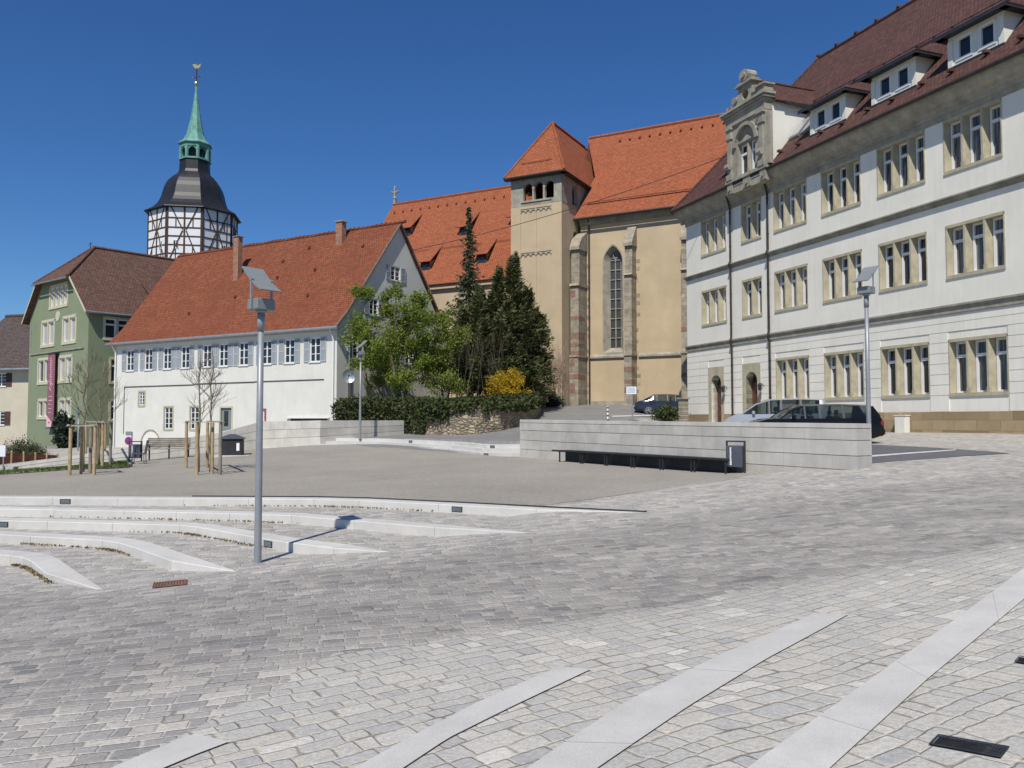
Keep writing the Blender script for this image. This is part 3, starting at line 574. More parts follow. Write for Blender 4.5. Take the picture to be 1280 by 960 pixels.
lt=[-2.10,-1.30,-.62,-.08,-.02]; lb=[-2.50,-1.98,-1.56,-1.45,-1.24]
coursed(LW[:5],lt,lb,.5,3,'retaining_wall','rising grey stone wall behind the wooden bench, in front of the white house',1)
coursed([LW[4]+Vector((.02,.01)),LW[5]],[-.02,-.02],[-1.24,-.87],.5,3,'retaining_wall','short level stone wall directly behind the middle street lamp',1)
# ================================================================== BUILDINGS
class Bld:
    def __init__(s,name,lab,cat,o,deg,z=0.):
        s.r=thing(name,lab,cat,(o[0],o[1],z),R(deg)); s.z=z
        a=R(deg); s.dx=Vector((math.cos(a),math.sin(a),0)); s.dn=Vector((-math.sin(a),math.cos(a),0)); s.o=Vector((o[0],o[1],0))
    def part(s,mb,name,mat,parent=None,loc=(0,0,0),rz=0.,smooth=False):
        return mb.build(name,mat,parent or s.r,loc,rz,smooth)
CACHE={}
def cached(key,fn):
    if key not in CACHE: CACHE[key]=fn()
    return CACHE[key]
def stone_window(root,xc,z0,wd,ht,n,loc_y=0.,rz=0.,loc=None,depth=.36,surr=.115,stone=None,transom=.72,out=.03,name='window',sill=True,pane=None,mull=.15):
    """n-light window in a stone frame; deep stone mullions, white sashes, glass. Origin bottom centre on the wall face; y+ goes in"""
    stone=stone or SANDST; key=('sw',wd,ht,n,depth,surr,stone.name,transom,out,mull,(pane.name if pane else 0))
    def mk():
        m=MB(); h=wd/2
        sp=.55*surr if depth>.3 else 0.
        for sg in (-1,1): m.ex([(sg*(h+surr*.3),-out),(sg*(h-surr*.7+sp),-out),(sg*(h-surr*.7),depth),(sg*(h+surr*.3),depth)],0,ht,'z')
        m.box(-h-surr*.3,h+surr*.3,-out,depth,ht-surr*.8,ht+surr*.3); m.box(-h-surr*.3,h+surr*.3,-out-.02,depth,-surr*.3,surr*.9)
        iw=wd-1.4*surr; lw=(iw-(n-1)*mull)/n
        for i in range(1,n):
            x=-iw/2+i*lw+(i-.5)*mull; fw=.045 if depth>.3 else mull/2; m.ex([(x-fw,-out+.004),(x+fw,-out+.004),(x+mull/2,depth),(x-mull/2,depth)],surr*.9,ht-surr*.8,'z',.98)
            if depth>.3: m.box(x-.07,x+.07,-out+.002,depth*.6,surr*.9,surr*.9+.2,.9)
        f=MB(); g=MB(); z0_=surr*.9; z1_=ht-surr*.8; zt=z0_+(z1_-z0_)*transom; d=depth-.06
        for i in range(n):
            a=-iw/2+i*(lw+mull)+.002; b=a+lw-.004; e=.08
            f.box(a,a+e,d-.09,d+.03,z0_,z1_); f.box(b-e,b,d-.09,d+.03,z0_,z1_); f.box(a+e,b-e,d-.09,d+.03,z0_,z0_+e); f.box(a+e,b-e,d-.09,d+.03,z1_-e,z1_); 
            if transom<1: f.box(a+e,b-e,d-.11,d+.02,zt-.06,zt+.06)
            g.box(a+e*.5,b-e*.5,d,d+.012,z0_+e*.5,z1_-e*.5)
        bk=MB(); bk.box(-iw/2,iw/2,depth+.25,depth+.27,z0_,z1_)
        return m.mesh('window',stone),f.mesh('sash',WHITE),g.mesh('pane',pane or GLASS)
    a,b,c=cached(key,mk); L_=loc if loc else (xc,loc_y,z0)
    o=ob(name,a,root,L_,rz); ob('sash',b,o); ob('pane',c,o); return o
def casement(root,loc,wd,ht,rz=0.,rows=3,cols=2,shut=None,out=.02,frame=None,shw=None,surround=None,sill=True,name='window',depth=.14):
    """wooden window with glazing bars, optional shutters beside it"""
    frame=frame or WHITE; key=('cs',wd,ht,rows,cols,shut.name if shut else 0,frame.name,surround.name if surround else 0,sill,depth)
    def mk():
        m=MB(); h=wd/2; e=.07
        if surround:
            s_=.11; m2=MB(); m2.box(-h-s_,-h,-.025,depth,-s_,ht+s_); m2.box(h,h+s_,-.025,depth,-s_,ht+s_); m2.box(-h,h,-.025,depth,ht,ht+s_); m2.box(-h,h,-.04,depth,-s_,0)
            sm=m2.mesh('surround',surround)
        else: sm=None
        y=depth-.07
        m.box(-h,-h+e,y-.03,y+.04,0,ht); m.box(h-e,h,y-.03,y+.04,0,ht); m.box(-h+e,h-e,y-.03,y+.04,0,e); m.box(-h+e,h-e,y-.03,y+.04,ht-e,ht)
        for i in range(1,cols): x=-h+wd*i/cols; m.box(x-.045,x+.045,y-.035,y+.03,e,ht-e)
        for j in range(1,rows):
            z=ht*j/rows; m.box(-h+e,h-e,y-.018,y+.025,z-.018,z+.018)
        if sill and not surround: m.box(-h-.06,h+.06,-.07,y-.02,-.05,.0)
        g=MB(); g.box(-h+.03,h-.03,y+.005,y+.015,.03,ht-.03)
        sh=None
        if shut:
            sh=MB(); w2=shw or h*.92
            fr=.05
            sh.box(0,fr,-.055,-.015,0,ht); sh.box(w2-fr,w2,-.055,-.015,0,ht); sh.box(fr,w2-fr,-.055,-.015,0,fr); sh.box(fr,w2-fr,-.055,-.015,ht-fr,ht); sh.box(fr,w2-fr,-.055,-.015,ht*.5-.03,ht*.5+.03)
            k=int(ht/.06)
            for i in range(k):
                z=fr+(ht-2*fr)*i/k; sh.add([(fr,-.05,z),(w2-fr,-.05,z),(w2-fr,-.02,z+.05),(fr,-.02,z+.05)],[(0,1,2,3)],.97)
            sh=sh.mesh('shutter',shut)
        return m.mesh('window',frame),g.mesh('pane',GLASS),sm,sh,(shw or h*.92)
    a,b,sm,sh,w2=cached(key,mk); o=ob(name,a,root,loc,rz); ob('pane',b,o)
    if sm: ob('surround',sm,o)
    if sh: ob('shutter',sh,o,(-wd/2-.03-w2,0,0)); ob('shutter',sh,o,(wd/2+.03,0,0))
    return o

# ---------------------------------------------------------------- right: long office building with stone windows
B=Bld('office_building','long pale three storey building on the right with stone framed windows and brown roof','building',(11.35,51.6),-70)
LEN=30.; bays=[(3.03,2.55,3),(6.77,1.75,2),(10.07,2.55,3),(13.78,2.55,3),(17.45,2.6,3),(21.07,2.6,3),(24.8,2.6,3),(28.4,2.6,3)]
mid=[];top=[]
for x,wd,n in bays: mid.append(rc(x-wd/2+.02,x+wd/2-.02,5.86,8.04)); top.append(rc(x-wd/2+.02,x+wd/2-.02,10.24,12.48))
gnd=[rc(x-wd/2+.02,x+wd/2-.02,1.0,3.3) for x,wd,n in bays[2:]]
doors=[(2.38,4.0),(5.82,7.45)]
da=[arch(a+.28,b-.28,-1.5,2.2) for a,b in doors]
mb=MB()
wall(mb,rc(0,LEN,4.62,9.12),mid,depth=.36); wall(mb,rc(0,LEN,9.12,12.75),top,depth=.36)
wall(mb,[(0,-1.6),(LEN,-1.6),(LEN,4.62),(0,4.62)],[arch(a+.28,b-.28,-1.4,2.2) for a,b in doors]+gnd,depth=.5)
mb.poly([(0,0,-1.6),(0,13.6,-1.6),(0,13.6,13.4),(0,0,13.4)]); mb.poly([(LEN,0,-1.6),(LEN,13.6,-1.6),(LEN,13.6,13.4),(LEN,0,13.4)]); mb.poly([(0,13.6,-1.6),(LEN,13.6,-1.6),(LEN,13.6,13.4),(0,13.6,13.4)])
B.part(mb,'wall',PL_R)
mb=MB()   # banded ground floor courses, standing 3 cm proud, open joints between them
zc=[.34]+[.34+.80]+[1.14+.435*i for i in range(1,8)]+[4.3]
zc=[.34,1.02,1.46,1.90,2.34,2.78,3.22,3.64,4.02,4.36]
for c in range(len(zc)-1):
    a,b=zc[c]+.012,zc[c+1]-.012; cuts=[]
    for d0,d1 in doors:
        if c<=6: cuts.append((d0,d1))
    for x,wd,n in bays[2:]:
        if b>1.0-.05 and a<3.3+.03: cuts.append((x-wd/2-.05,x+wd/2+.05))
    xs=0.
    for c0,c1 in sorted(cuts)+[(LEN,LEN)]:
        if c0-xs>.05: mb.box(xs,c0,-.03,.01,a,b)
        xs=c1
B.part(mb,'rusticated_courses',PL_R)
mb=MB(); 
for d0,d1 in [(0,2.38),(4.0,5.82),(7.45,LEN)]: mb.box(d0,d1,-.07,.01,-1.6,.34)
B.part(mb,'plinth',PLINTH)
mb=MB(); mb.box(-.05,LEN,-.09,0,4.40,4.60); mb.box(-.05,LEN,-.13,0,4.60,4.67); mb.box(-.08,LEN,-.17,0,4.67,4.75); B.part(mb,'string_course',SANDG)
mb=MB(); mb.box(-.05,LEN,-.05,0,8.98,9.08); mb.box(-.08,LEN,-.15,0,9.08,9.18); mb.box(-.09,LEN,-.20,0,9.18,9.24); B.part(mb,'string_course',SANDG)
mb=MB(); mb.box(-.05,LEN,-.06,0,12.52,12.75); prof=[(0.,12.75),(-.14,12.75),(-.16,12.95),(-.30,13.0),(-.34,13.12),(-.52,13.25),(-.62,13.42),(-.66,13.55),(0,13.55)]
mb.ex(prof,-.45,LEN,'x'); mb.M=None; B.part(mb,'cornice',SANDG)
def pane_mat(name,c1,c2):
    m,t,N,L,b=nt(name); o=tex(t); n_=ramp(t,noise(t,mapp(t,o,(9,9,.5)),1.,3,.6),.42,.6); sx=N.new('ShaderNodeSeparateXYZ'); L.new(o,sx.inputs[0])
    L.new(mixc(t,c1,c2,n_),b.inputs['Base Color']); b.inputs['Roughness'].default_value=.07; b.inputs['Specular IOR Level'].default_value=.6; bump(t,b,noise(t,o,1.1,2),.15,.03); return m
PN=[pane_mat('window_glass_dark',(.012,.015,.02),(.03,.033,.036)),pane_mat('window_glass_blinds',(.02,.023,.03),(.13,.13,.125)),pane_mat('window_glass_curtain',(.04,.042,.045),(.22,.215,.20))]
for i,(x,wd,n) in enumerate(bays):
    stone_window(B.r,x,10.24,wd,2.25,n,mull=.30,depth=.42,pane=PN[i%3]); stone_window(B.r,x,5.86,wd,2.18,n,mull=.30,depth=.42,pane=PN[(i*2+1)%3])
    if i>=2: stone_window(B.r,x,1.0,wd,2.3,n,mull=.30,depth=.42,pane=PN[(i+2)%3])
for d0,d1 in doors:   # stone arches
    m=MB(); inn=arch(d0+.28,d1-.28,-1.4,2.2); wall(m,rc(d0,d1,-1.4,3.22),[inn],depth=.5,mp=lambda a,d,z:(a,d-.045,z)); 
    m.box(d0,d0+.01,-.045,.01,-1.4,3.22); m.box(d1-.01,d1,-.045,.01,-1.4,3.22); m.box(d0,d1,-.045,.01,3.21,3.22)
    o=B.part(m,'door_surround',SANDST)
    m=MB(); m.box(d0+.25,d1-.25,.42,.47,-1.4,2.05)
    for k in range(2):
        xa=d0+.34+k*(d1-d0-.6)/2; xb=xa+(d1-d0-.8)/2
        for za,zb in ((.1,.75),(.85,1.95)): m.box(xa+.03,xb-.03,.395,.42,za,zb)
    o=B.part(m,'door',DKWOOD); m=MB(); m.tube([((d0+d1)/2-.06,.38,.85),((d0+d1)/2-.06,.34,.85),((d0+d1)/2-.16,.34,.85)],.015,6); m.build('handle',LEAD,o)
    m=MB(); m.box(d0+.25,d1-.25,.40,.46,2.05,2.17); m.build('transom',DKWOOD,o); m=MB(); m.box(d0+.2,d1-.2,.44,.46,2.17,3.05); m.build('fanlight',GLASS,o)
    # wall lantern on a bracket right of each door
    m=MB(); x=d1+.28; m.tube([(x,-.03,1.9),(x,-.22,2.05),(x,-.3,2.0)],.02,6); m.lathe([(.02,1.62),(.09,1.66),(.12,1.95),(.02,2.05)],(x,-.3),8); B.part(m,'wall_lantern',DARKM)
# downpipes with hoppers
for x in (4.98,8.42):
    m=MB(); m.tube([(x,-.6,13.5),(x,-.35,13.1),(x,-.17,12.5),(x,-.17,9.4),(x,-.30,9.15),(x,-.17,8.9),(x,-.17,4.9),(x,-.27,4.6),(x,-.15,4.3),(x,-.15,-.6)],.062,8)
    for z in (12.2,10.2,7.4,5.6,3.2,1.2): m.lathe([(.075,z),(.075,z+.07)],(x,-.17 if z>4.4 else -.15),8)
    B.part(m,'downpipe',PIPE)
# roof: steep hipped roof
RE=13.62; RY=-.72; RDG=(7.0,22.9); Lh=4.5
def roofz(y): return RE+(RDG[1]-RE)*(y-RY)/(RDG[0]-RY)
m=MB(); e0=-.55
m.slab([(e0,RY,RE),(LEN+.5,RY,RE),(LEN+.5,RDG[0],RDG[1]),(Lh,RDG[0],RDG[1])],.14)
m.slab([(LEN+.5,14.7,RE),(e0,14.7,RE),(Lh,RDG[0],RDG[1]),(LEN+.5,RDG[0],RDG[1])],.14)
m.slab([(e0,14.7,RE),(e0,RY,RE),(Lh,RDG[0],RDG[1])],.14)
rf=B.part(m,'roof',T_BR)
m=MB(); m.tube([(Lh,RDG[0],RDG[1]+.03),(LEN+.5,RDG[0],RDG[1]+.03)],.12,8); m.tube([(e0,RY,RE+.05),(Lh,RDG[0],RDG[1]+.03)],.11,8)
for i in range(16):
    x=Lh+i*1.6; m.lathe([(.02,RDG[1]+.1),(.13,RDG[1]+.14),(.13,RDG[1]+.24),(.05,RDG[1]+.28)],(x,RDG[0]-.05),6)
m.build('ridge_tiles',T_BR,rf)
m=MB(); m.tube([(e0-.05,RY-.06,RE-.04),(LEN+.5,RY-.06,RE-.04)],.085,8); m.tube([(e0-.05,RY-.06,RE-.04),(e0-.05,14.6,RE-.04)],.085,8); m.build('gutter',PIPE,rf)
m=MB()
for y0 in (2.6,):
    z=roofz(y0)+.22; m.tube([(5,y0,z),(LEN,y0,z)],.025,5); m.tube([(5,y0,z-.12),(LEN,y0,z-.12)],.025,5)
    for i in range(26): x=5+i; m.box(x,x+.03,y0-.02,y0+.25,z-.25,z+.03)
m.build('snow_guard',PIPE,rf)
for i in range(14):
    x=9.4+i*1.55; y=-.1 if i%2 else .0; m=MB()
    m.box(x,x+.2,y-.25,y,roofz(y)-.02,roofz(y)+.1); m.build('vent_tile',T_BR,rf)
# three hipped dormers
def dormer(x0,x1):
    d=MB(); yf=.15; zb=roofz(yf)-.02; zt=16.1; yb=RY+(zt-RE)/(RDG[1]-RE)*(RDG[0]-RY)
    wd=.74; xc=(x0+x1)/2; holes=[rc(xc-.90,xc-.14,zb+.2,zt-.27),rc(xc+.14,xc+.90,zb+.2,zt-.27)]
    wall(d,rc(x0,x1,zb,zt),holes,lambda a,dd,z:(a,yf+dd,z),.2)
    for x in (x0,x1): d.poly([(x,yf,zb),(x,yb,zt),(x,yf,zt)])
    d.box(x0-.003,x0+.22,yf-.05,yf+.02,zb,zt-.3); d.box(x1-.22,x1+.003,yf-.05,yf+.02,zb,zt-.3)
    o=B.part(d,'dormer',PL_WG)
    zr=zt+.85; yr=RY+(zr-RE)/(RDG[1]-RE)*(RDG[0]-RY); oh=.42
    r_=MB(); a,b=x0-oh,x1+oh; f=yf-oh; yb2=yb+.1
    r_.slab([(a,f,zt-.05),(b,f,zt-.05),(xc+.25,yf+1.0,zr),(xc-.25,yf+1.0,zr)],.1)
    r_.slab([(b,f,zt-.05),(b,yb2,zt-.05),(xc+.25,yr+.1,zr),(xc+.25,yf+1.0,zr)],.1); r_.slab([(a,yb2,zt-.05),(a,f,zt-.05),(xc-.25,yf+1.0,zr),(xc-.25,yr+.1,zr)],.1)
    r_.poly([(xc-.25,yf+1,zr),(xc+.25,yf+1,zr),(xc+.25,yr+.2,zr),(xc-.25,yr+.2,zr)])
    r_.build('dormer_roof',T_BR,o)
    e=MB(); e.box(a,b,f,yf,zt-.13,zt-.1); e.box(a,b,f-.04,f,zt-.2,zt-.04); e.box(a,x0,f,yb2,zt-.13,zt-.1); e.box(x1,b,f,yb2,zt-.13,zt-.1); e.box(b-.04,b,f,yb2-.3,zt-.2,zt-.1); e.box(x0-.02,x1+.02,yf-.08,yf,zb-.06,zb+.03); e.build('eave_board',DARKM,o)
    for s_ in (-.5,.5):
        w_=stone_window(o,0,0,.76,zt-zb-.47,1,loc=(xc+s_*1.04,yf,zb+.2),depth=.16,surr=.045,stone=WHITE,transom=1.5,out=.01)
dormer(11.6,14.1); dormer(15.75,18.3); dormer(19.95,22.5)
# roof lights beside the first dormer
def skylight(x):
    y0,y1=.6,1.9; m=MB(); s_=(RDG[1]-RE)/(RDG[0]-RY); k=Vector((0,1,s_)).normalized(); n_=Vector((0,-s_,1)).normalized()
    p=[Vector((x,y0,roofz(y0))),Vector((x+.75,y0,roofz(y0))),Vector((x+.75,y0,roofz(y0)))+k*1.5,Vector((x,y0,roofz(y0)))+k*1.5]
    m.slab([q+n_*.14 for q in p],.13); o=m.build('skylight',LEAD,rf)
    c=sum(p,Vector())/4; m=MB(); m.slab([c+(q-c)*.86+n_*.16 for q in p],.015); m.build('pane',GLASSW,o)
skylight(9.4); skylight(10.4); skylight(3.7)
# ornate stone gable over the second axis
zx0,zx1,zf=5.72,9.2,-.80
g=MB(); zb=13.45
g.box(zx0,zx1,zf,-.38,zb-.45,zb+.2); g.box(zx0-.1,zx1+.1,zf-.12,-.36,zb+.2,zb+.36)           # base with panels
for xa,xb in ((zx0,zx0+.5),(zx0+1.5,zx0+2.16),(zx1-.5,zx1)): g.box(xa,xb,zf-.06,zf,zb-.4,zb+.2)
g.box(zx0+.55,zx0+1.45,zf-.03,zf,zb-.05,zb+.0); g.box(zx1-1.4,zx1-.55,zf-.03,zf,zb-.05,zb+.0)
for xa in (zx0+.15,zx0+1.75,zx1-.35): g.ex([(xa,zb-.3),(xa+.2,zb-.2),(xa,zb-.08)],zf-.12,zf-.05)
op=arch(zx0+.92,zx1-.92,zb+.4,zb+1.75,10)
wall(g,rc(zx0,zx1,zb+.36,zb+3.1),[op],lambda a,d,z:(a,zf+d,z),.45)
g.poly([(zx1,zf,zb+.36),(zx1,-.4,zb+.36),(zx1,-.4,zb+3.1),(zx1,zf,zb+3.1)]); g.poly([(zx0,zf,zb+.36),(zx0,-.4,zb+.36),(zx0,-.4,zb+3.1),(zx0,zf,zb+3.1)])
for xa in (zx0+.04,zx1-.54):        # pilasters with capitals and rolls
    g.box(xa,xa+.5,zf-.16,zf,zb+.36,zb+.62); g.box(xa+.08,xa+.42,zf-.12,zf,zb+.62,zb+2.2); g.box(xa+.0,xa+.5,zf-.18,zf,zb+2.2,zb+2.32); g.box(xa+.05,xa+.45,zf-.14,zf,zb+2.32,zb+2.62); g.box(xa-.04,xa+.54,zf-.22,zf,zb+2.62,zb+2.74)
    g.tube([(xa+.05,zf-.2,zb+.95),(xa+.45,zf-.2,zb+.95)],.14,10)
for dz in (1.1,1.7,2.1): g.tube([(zx1+.02,zf+.15,zb+dz),(zx1+.14,zf+.15,zb+dz),],.13,8)
g.box(zx1,zx1+.22,zf+.02,zf+.3,zb+.4,zb+2.6)
ap=arch(zx0+.7,zx1-.7,zb+2.0,zb+2.02,12); 
P=[]; cx=(zx0+zx1)/2; r1,r2=(zx1-zx0)/2-.62,(zx1-zx0)/2-.85
for i in range(13): a=math.pi*i/12; P.append((cx+r1*math.cos(a)*1.02,zb+1.72+r1*.82*math.sin(a)))
for i in range(12,-1,-1): a=math.pi*i/12; P.append((cx+r2*math.cos(a),zb+1.72+r2*.86*math.sin(a)))
g.ex(P,zf-.14,zf)
g.box(zx0-.02,zx1+.02,zf-.1,-.36,zb+2.74,zb+3.1)
for xa,dz in ((.12,0),(.22,.12),(.3,.24)): g.box(zx0-xa,zx1+xa,zf-xa-.05,-.33,zb+3.1+dz,zb+3.2+dz)   # main cornice
zt=zb+3.44; g.box(zx0+.05,zx0+.5,zf-.1,-.38,zt,zt+.4); g.box(zx1-.5,zx1+.12,zf-.15,-.36,zt,zt+.5); g.box(zx1-.62,zx1+.22,zf-.25,-.3,zt+.5,zt+.6)
# crowning piece with volutes and a round opening
W2=[(-1.25,0),(1.25,0),(1.2,.25),(.95,.42),(.82,.8),(.62,1.0),(.55,1.32),(-.55,1.32),(-.62,1.0),(-.82,.8),(-.95,.42),(-1.2,.25)]
hole=[(cx+.30*math.cos(2*math.pi*i/14),zt+.66+.34*math.sin(2*math.pi*i/14)) for i in range(14)]
ou=[(cx+p[0],zt+p[1]) for p in W2]
wall(g,ou,[hole],lambda a,d,z:(a,zf-.02+d,z),.4); g.ex(ou,zf+.36,zf+.39); 
k=len(ou)
for i in range(k): a,b=ou[i],ou[(i+1)%k]; g.poly([(a[0],zf-.02,a[1]),(b[0],zf-.02,b[1]),(b[0],zf+.38,b[1]),(a[0],zf+.38,a[1])])
g.box(cx-.78,cx+.78,zf-.18,-.3,zt+1.32,zt+1.42); g.box(cx-.66,cx+.66,zf-.1,-.34,zt+1.42,zt+1.58)
g.tube([(cx,zf-.12,zt+1.95),(cx,-.28,zt+1.95)],.40,14); g.tube([(cx,zf-.2,zt+1.95),(cx,zf-.1,zt+1.95)],.18,10)
for s_ in (-1,1): g.tube([(cx+s_*.92,zf-.12,zt+.62),(cx+s_*.92,-.35,zt+.62)],.24,10); g.tube([(cx+s_*1.3,zf-.1,zt+.22),(cx+s_*1.3,-.42,zt+.22)],.2,10)
def gzm(z):
    if z<zb+.36: return z
    if z<zt: return zb+.36+(z-zb-.36)*1.29
    return zb+.36+(zt-zb-.36)*1.29+(z-zt)*.84
g.v=[(x,y,gzm(z)) for x,y,z in g.v]
go=B.part(g,'ornate_gable',SANDG)
stone_window(go,0,0,zx1-zx0-1.7,1.92,2,loc=(cx,zf+.10,zb+.38),depth=.34,surr=.12,stone=SANDG,transom=.68,out=.0,mull=.34)
m=MB(); m.box(zx0+.8,zx1-.8,zf+.16,zf+.44,zb+2.38,zb+3.75); m.box(zx0+.86,zx1-.86,zf+.04,zf+.2,zb+2.28,zb+2.40); m.ex([(cx-.45,zb+2.40),(cx+.45,zb+2.40),(cx,zb+2.62)],zf+.06,zf+.2); m.build('tympanum',SANDG,go)
# body of the cross gable behind the stone front
y1=RY+(17.4-RE)/(RDG[1]-RE)*(RDG[0]-RY); zr=19.2; yr=RY+(zr-RE)/(RDG[1]-RE)*(RDG[0]-RY)
m=MB(); m.slab([(zx1+.28,-.35,17.35),(zx1+.28,y1+.1,17.35),(cx,yr+.1,zr),(cx,-.35,zr)],.12); m.slab([(zx0-.28,y1+.1,17.35),(zx0-.28,-.35,17.35),(cx,-.35,zr),(cx,yr+.1,zr)],.12); m.slab([(zx1+.28,-.35,17.35),(cx,-.35,zr),(zx0-.28,-.35,17.35)],.06)
go2=m.build('cross_gable_roof',T_BR,rf)
for x in (zx0+.05,zx1-.02): m=MB(); m.ex([(-.4,roofz(-.4)-.1),(y1,17.36),(-.4,17.36)],x-.03,x,'x'); m.build('gable_cheek',PL_WG,go2)

m=MB(); m.box(zx1+.22,zx1+.3,.3,y1+.1,17.2,17.32); m.build('eave_board',DARKM,go2); m=MB(); m.tube([(cx,.2,zr+.03),(cx,yr,zr+.03)],.1,8); m.build('ridge_tiles',T_BR,go2)

# ---------------------------------------------------------------- white house with the big red roof
H=Bld('white_house','long white house with steep red tiled roof and blue grey shutters','house',(-29.1,58.6),-29.8)
WL,WD=21.4,11.8; xs=[1.7,3.78,5.8,7.7,9.9,11.5,13.4,15.5,17.5,19.65]
wins=[(x,.86,3.55,1.5) for x in xs]; low=[(3.1,.62,1.05,.95),(6.05,.85,-.62,1.5),(8.75,.85,-.62,1.5),(11.85,1.05,-1.3,2.1),(15.25,.36,-.1,.72)]
mb=MB(); hl=[rc(x-w_/2,x+w_/2,z,z+h) for x,w_,z,h in wins+low]+[rc(17.6,20.7,-.35,.1)]
wall(mb,rc(0,WL,-3.2,5.7),hl,depth=.14)
gw=[(1.93,.95,3.85,1.35),(3.45,.85,6.85,1.0),(8.2,.85,6.85,1.0),(5.62,.95,9.15,1.0),(6.7,.9,3.85,1.35)]
gw=[(1.93,1.0,3.8,1.4),(3.4,.85,6.7,1.05),(8.3,.85,6.7,1.05),(5.6,1.0,9.25,.95),(7.2,1.0,3.8,1.4)]
wall(mb,[(0,-3.2),(WD,-3.2),(WD,5.6),(5.9,13.12),(0,5.6)],[rc(y-w_/2,y+w_/2,z,z+h) for y,w_,z,h in gw],lambda a,d,z:(WL-d,a,z),.14)
mb.poly([(0,0,-3.2),(0,WD,-3.2),(0,WD,5.6),(0,5.9,13.12),(0,0,5.6)]); mb.poly([(0,WD,-3.2),(WL,WD,-3.2),(WL,WD,5.6),(0,WD,5.6)])
H.part(mb,'wall',PL_W)
for x,w_,z,h in wins: casement(H.r,(x,0,z),w_,h,0,3,2,SHUT,shw=.44)
for i,(x,w_,z,h) in enumerate(low):
    if i==3:
        m=MB(); m.box(x-w_/2,x+w_/2,.09,.13,z,z+h); d=H.part(m,'door',LAMPG); m=MB(); m.box(x-.3,x+.1,.08,.09,z+.9,z+1.9); m.build('pane',GLASS,d)
        m=MB(); 
        for a,b in ((-w_/2-.12,-w_/2),(w_/2,w_/2+.12)): m.box(x+a,x+b,-.03,.1,z,z+h+.12)
        m.box(x-w_/2,x+w_/2,-.03,.1,z+h,z+h+.12); m.build('door_frame',CREAM,d)
    else: casement(H.r,(x,0,z),w_,h,0,4,2,None,surround=SANDST if i<4 else SIGNR)
for y,w_,z,h in gw: casement(H.r,(WL,y,z),w_,h,math.pi/2,3,2,SHUT,shw=.5)
m=MB(); m.box(17.6,20.7,.1,.14,-.35,.1); H.part(m,'cellar_opening',DARKM); m=MB(); m.box(17.4,20.9,-.12,0,.1,.18); H.part(m,'concrete_canopy',WHITE)
m=MB(); P=arch(3.1,5.3,-1.9,-1.75,10)
m.ex([(p[0],p[1]) for p in P],-.02,.0); a=H.part(m,'blind_arch',PL_WG); m=MB(); r=1.1
Q=[(4.2+r*math.cos(math.pi*i/12),-1.75+r*math.sin(math.pi*i/12)) for i in range(13)]+[(4.2+.9*r*math.cos(math.pi*i/12),-1.75+.9*r*math.sin(math.pi*i/12)) for i in range(12,-1,-1)]
m.ex(Q,-.05,-.02); m.build('arch_ring',SANDG,a)
m=MB(); m.box(1.1,8.6,-.035,0,2.36,2.42); m.box(8.6,14.5,-.035,0,2.41,2.47); m.box(14.5,20.4,-.035,0,2.43,2.485); m.box(1.1,1.14,-.03,0,-1.,2.36); H.part(m,'cable_duct',DARKM)
def hroof(m,x0,x1,yf,zf_,yk,zk,yr,zr,yb,zb_,th=.13,sk=0.):
    m.slab([(x0,yf,zf_),(x1,yf,zf_),(x1,yk,zk),(x0,yk,zk)],th); m.slab([(x0,yk,zk),(x1,yk,zk),(x1,yr,zr),(x0+sk,yr,zr)],th)
    m.slab([(x1,yb,zb_),(x0,yb,zb_),(x0+sk,yr,zr),(x1,yr,zr)],th)
m=MB(); hroof(m,-.45,WL+.20,-.38,5.58,.75,6.75,5.9,13.22,12.25,5.5,.14,-.6); rf=H.part(m,'roof',T_RED)
m=MB(); 
for i in range(58): x=-.95+i*.395; m.tube([(x,5.9,13.2+.02*math.sin(i)),(x+.40,5.9,13.23+.02*math.sin(i))],[.10,.125],7)
m.build('ridge_tiles',T_RED,rf)
m=MB(); m.tube([(-.5,-.46,5.52),(WL+.45,-.46,5.52)],.09,8); m.box(-.45,WL+.4,-.36,-.02,5.40,5.44); m.build('gutter',LEAD,rf)
m=MB(); m.slab([(WL+.22,-.38,5.45),(WL+.22,.75,6.6),(WL+.22,5.9,13.05),(WL+.22,5.9,13.22),(WL+.22,.75,6.76),(WL+.22,-.38,5.6)],.04); m.slab([(WL+.22,12.25,5.35),(WL+.22,12.25,5.5),(WL+.22,5.9,13.22),(WL+.22,5.9,13.05)],.04); m.build('verge_board',GREYW,rf)
for (x,y,z1,z0,a) in ((8.65,3.55,13.2,9.3,.25),(17.0,5.15,13.6,11.6,.27)):
    m=MB(); m.box(x-a,x+a,y-a*.8,y+a*.8,z0,z1); c=m.build('chimney',BRICK,rf); m=MB(); m.box(x-a-.08,x+a+.08,y-a*.8-.08,y+a*.8+.08,z1,z1+.08,None,.02); m.build('cap',LEAD if x<9 else SANDG,c)
m=MB()
for x,y in ((14.2,5.0),(12.4,4.3),(17.2,1.8),(10.,2.2),(19.4,4.6),(6.2,1.4),(13.,3.2),(16.3,3.4)): z=6.75+(y-.75)*(6.47/5.15); m=MB(); m.box(x,x+.16,y-.18,y,z-.05,z+.10); m.build('vent_tile',T_RED,rf)
for x,y_ in ((WL-.2,-.1),): 
    m=MB(); m.tube([(x,-.46,5.5),(x+.0,-.2,5.1),(x,-.1,4.8),(x,-.1,-2.)],.05,8); H.part(m,'downpipe',WHITE)
m=MB(); m.tube([(.12,-.44,5.5),(.12,-.1,4.9),(.12,-.1,-3)],.05,8); H.part(m,'downpipe',WHITE)
m=MB(); m.tube([(WL+.1,1.0,5.2),(WL+.1,1.0,-1.)],.045,8); H.part(m,'downpipe',LEAD)
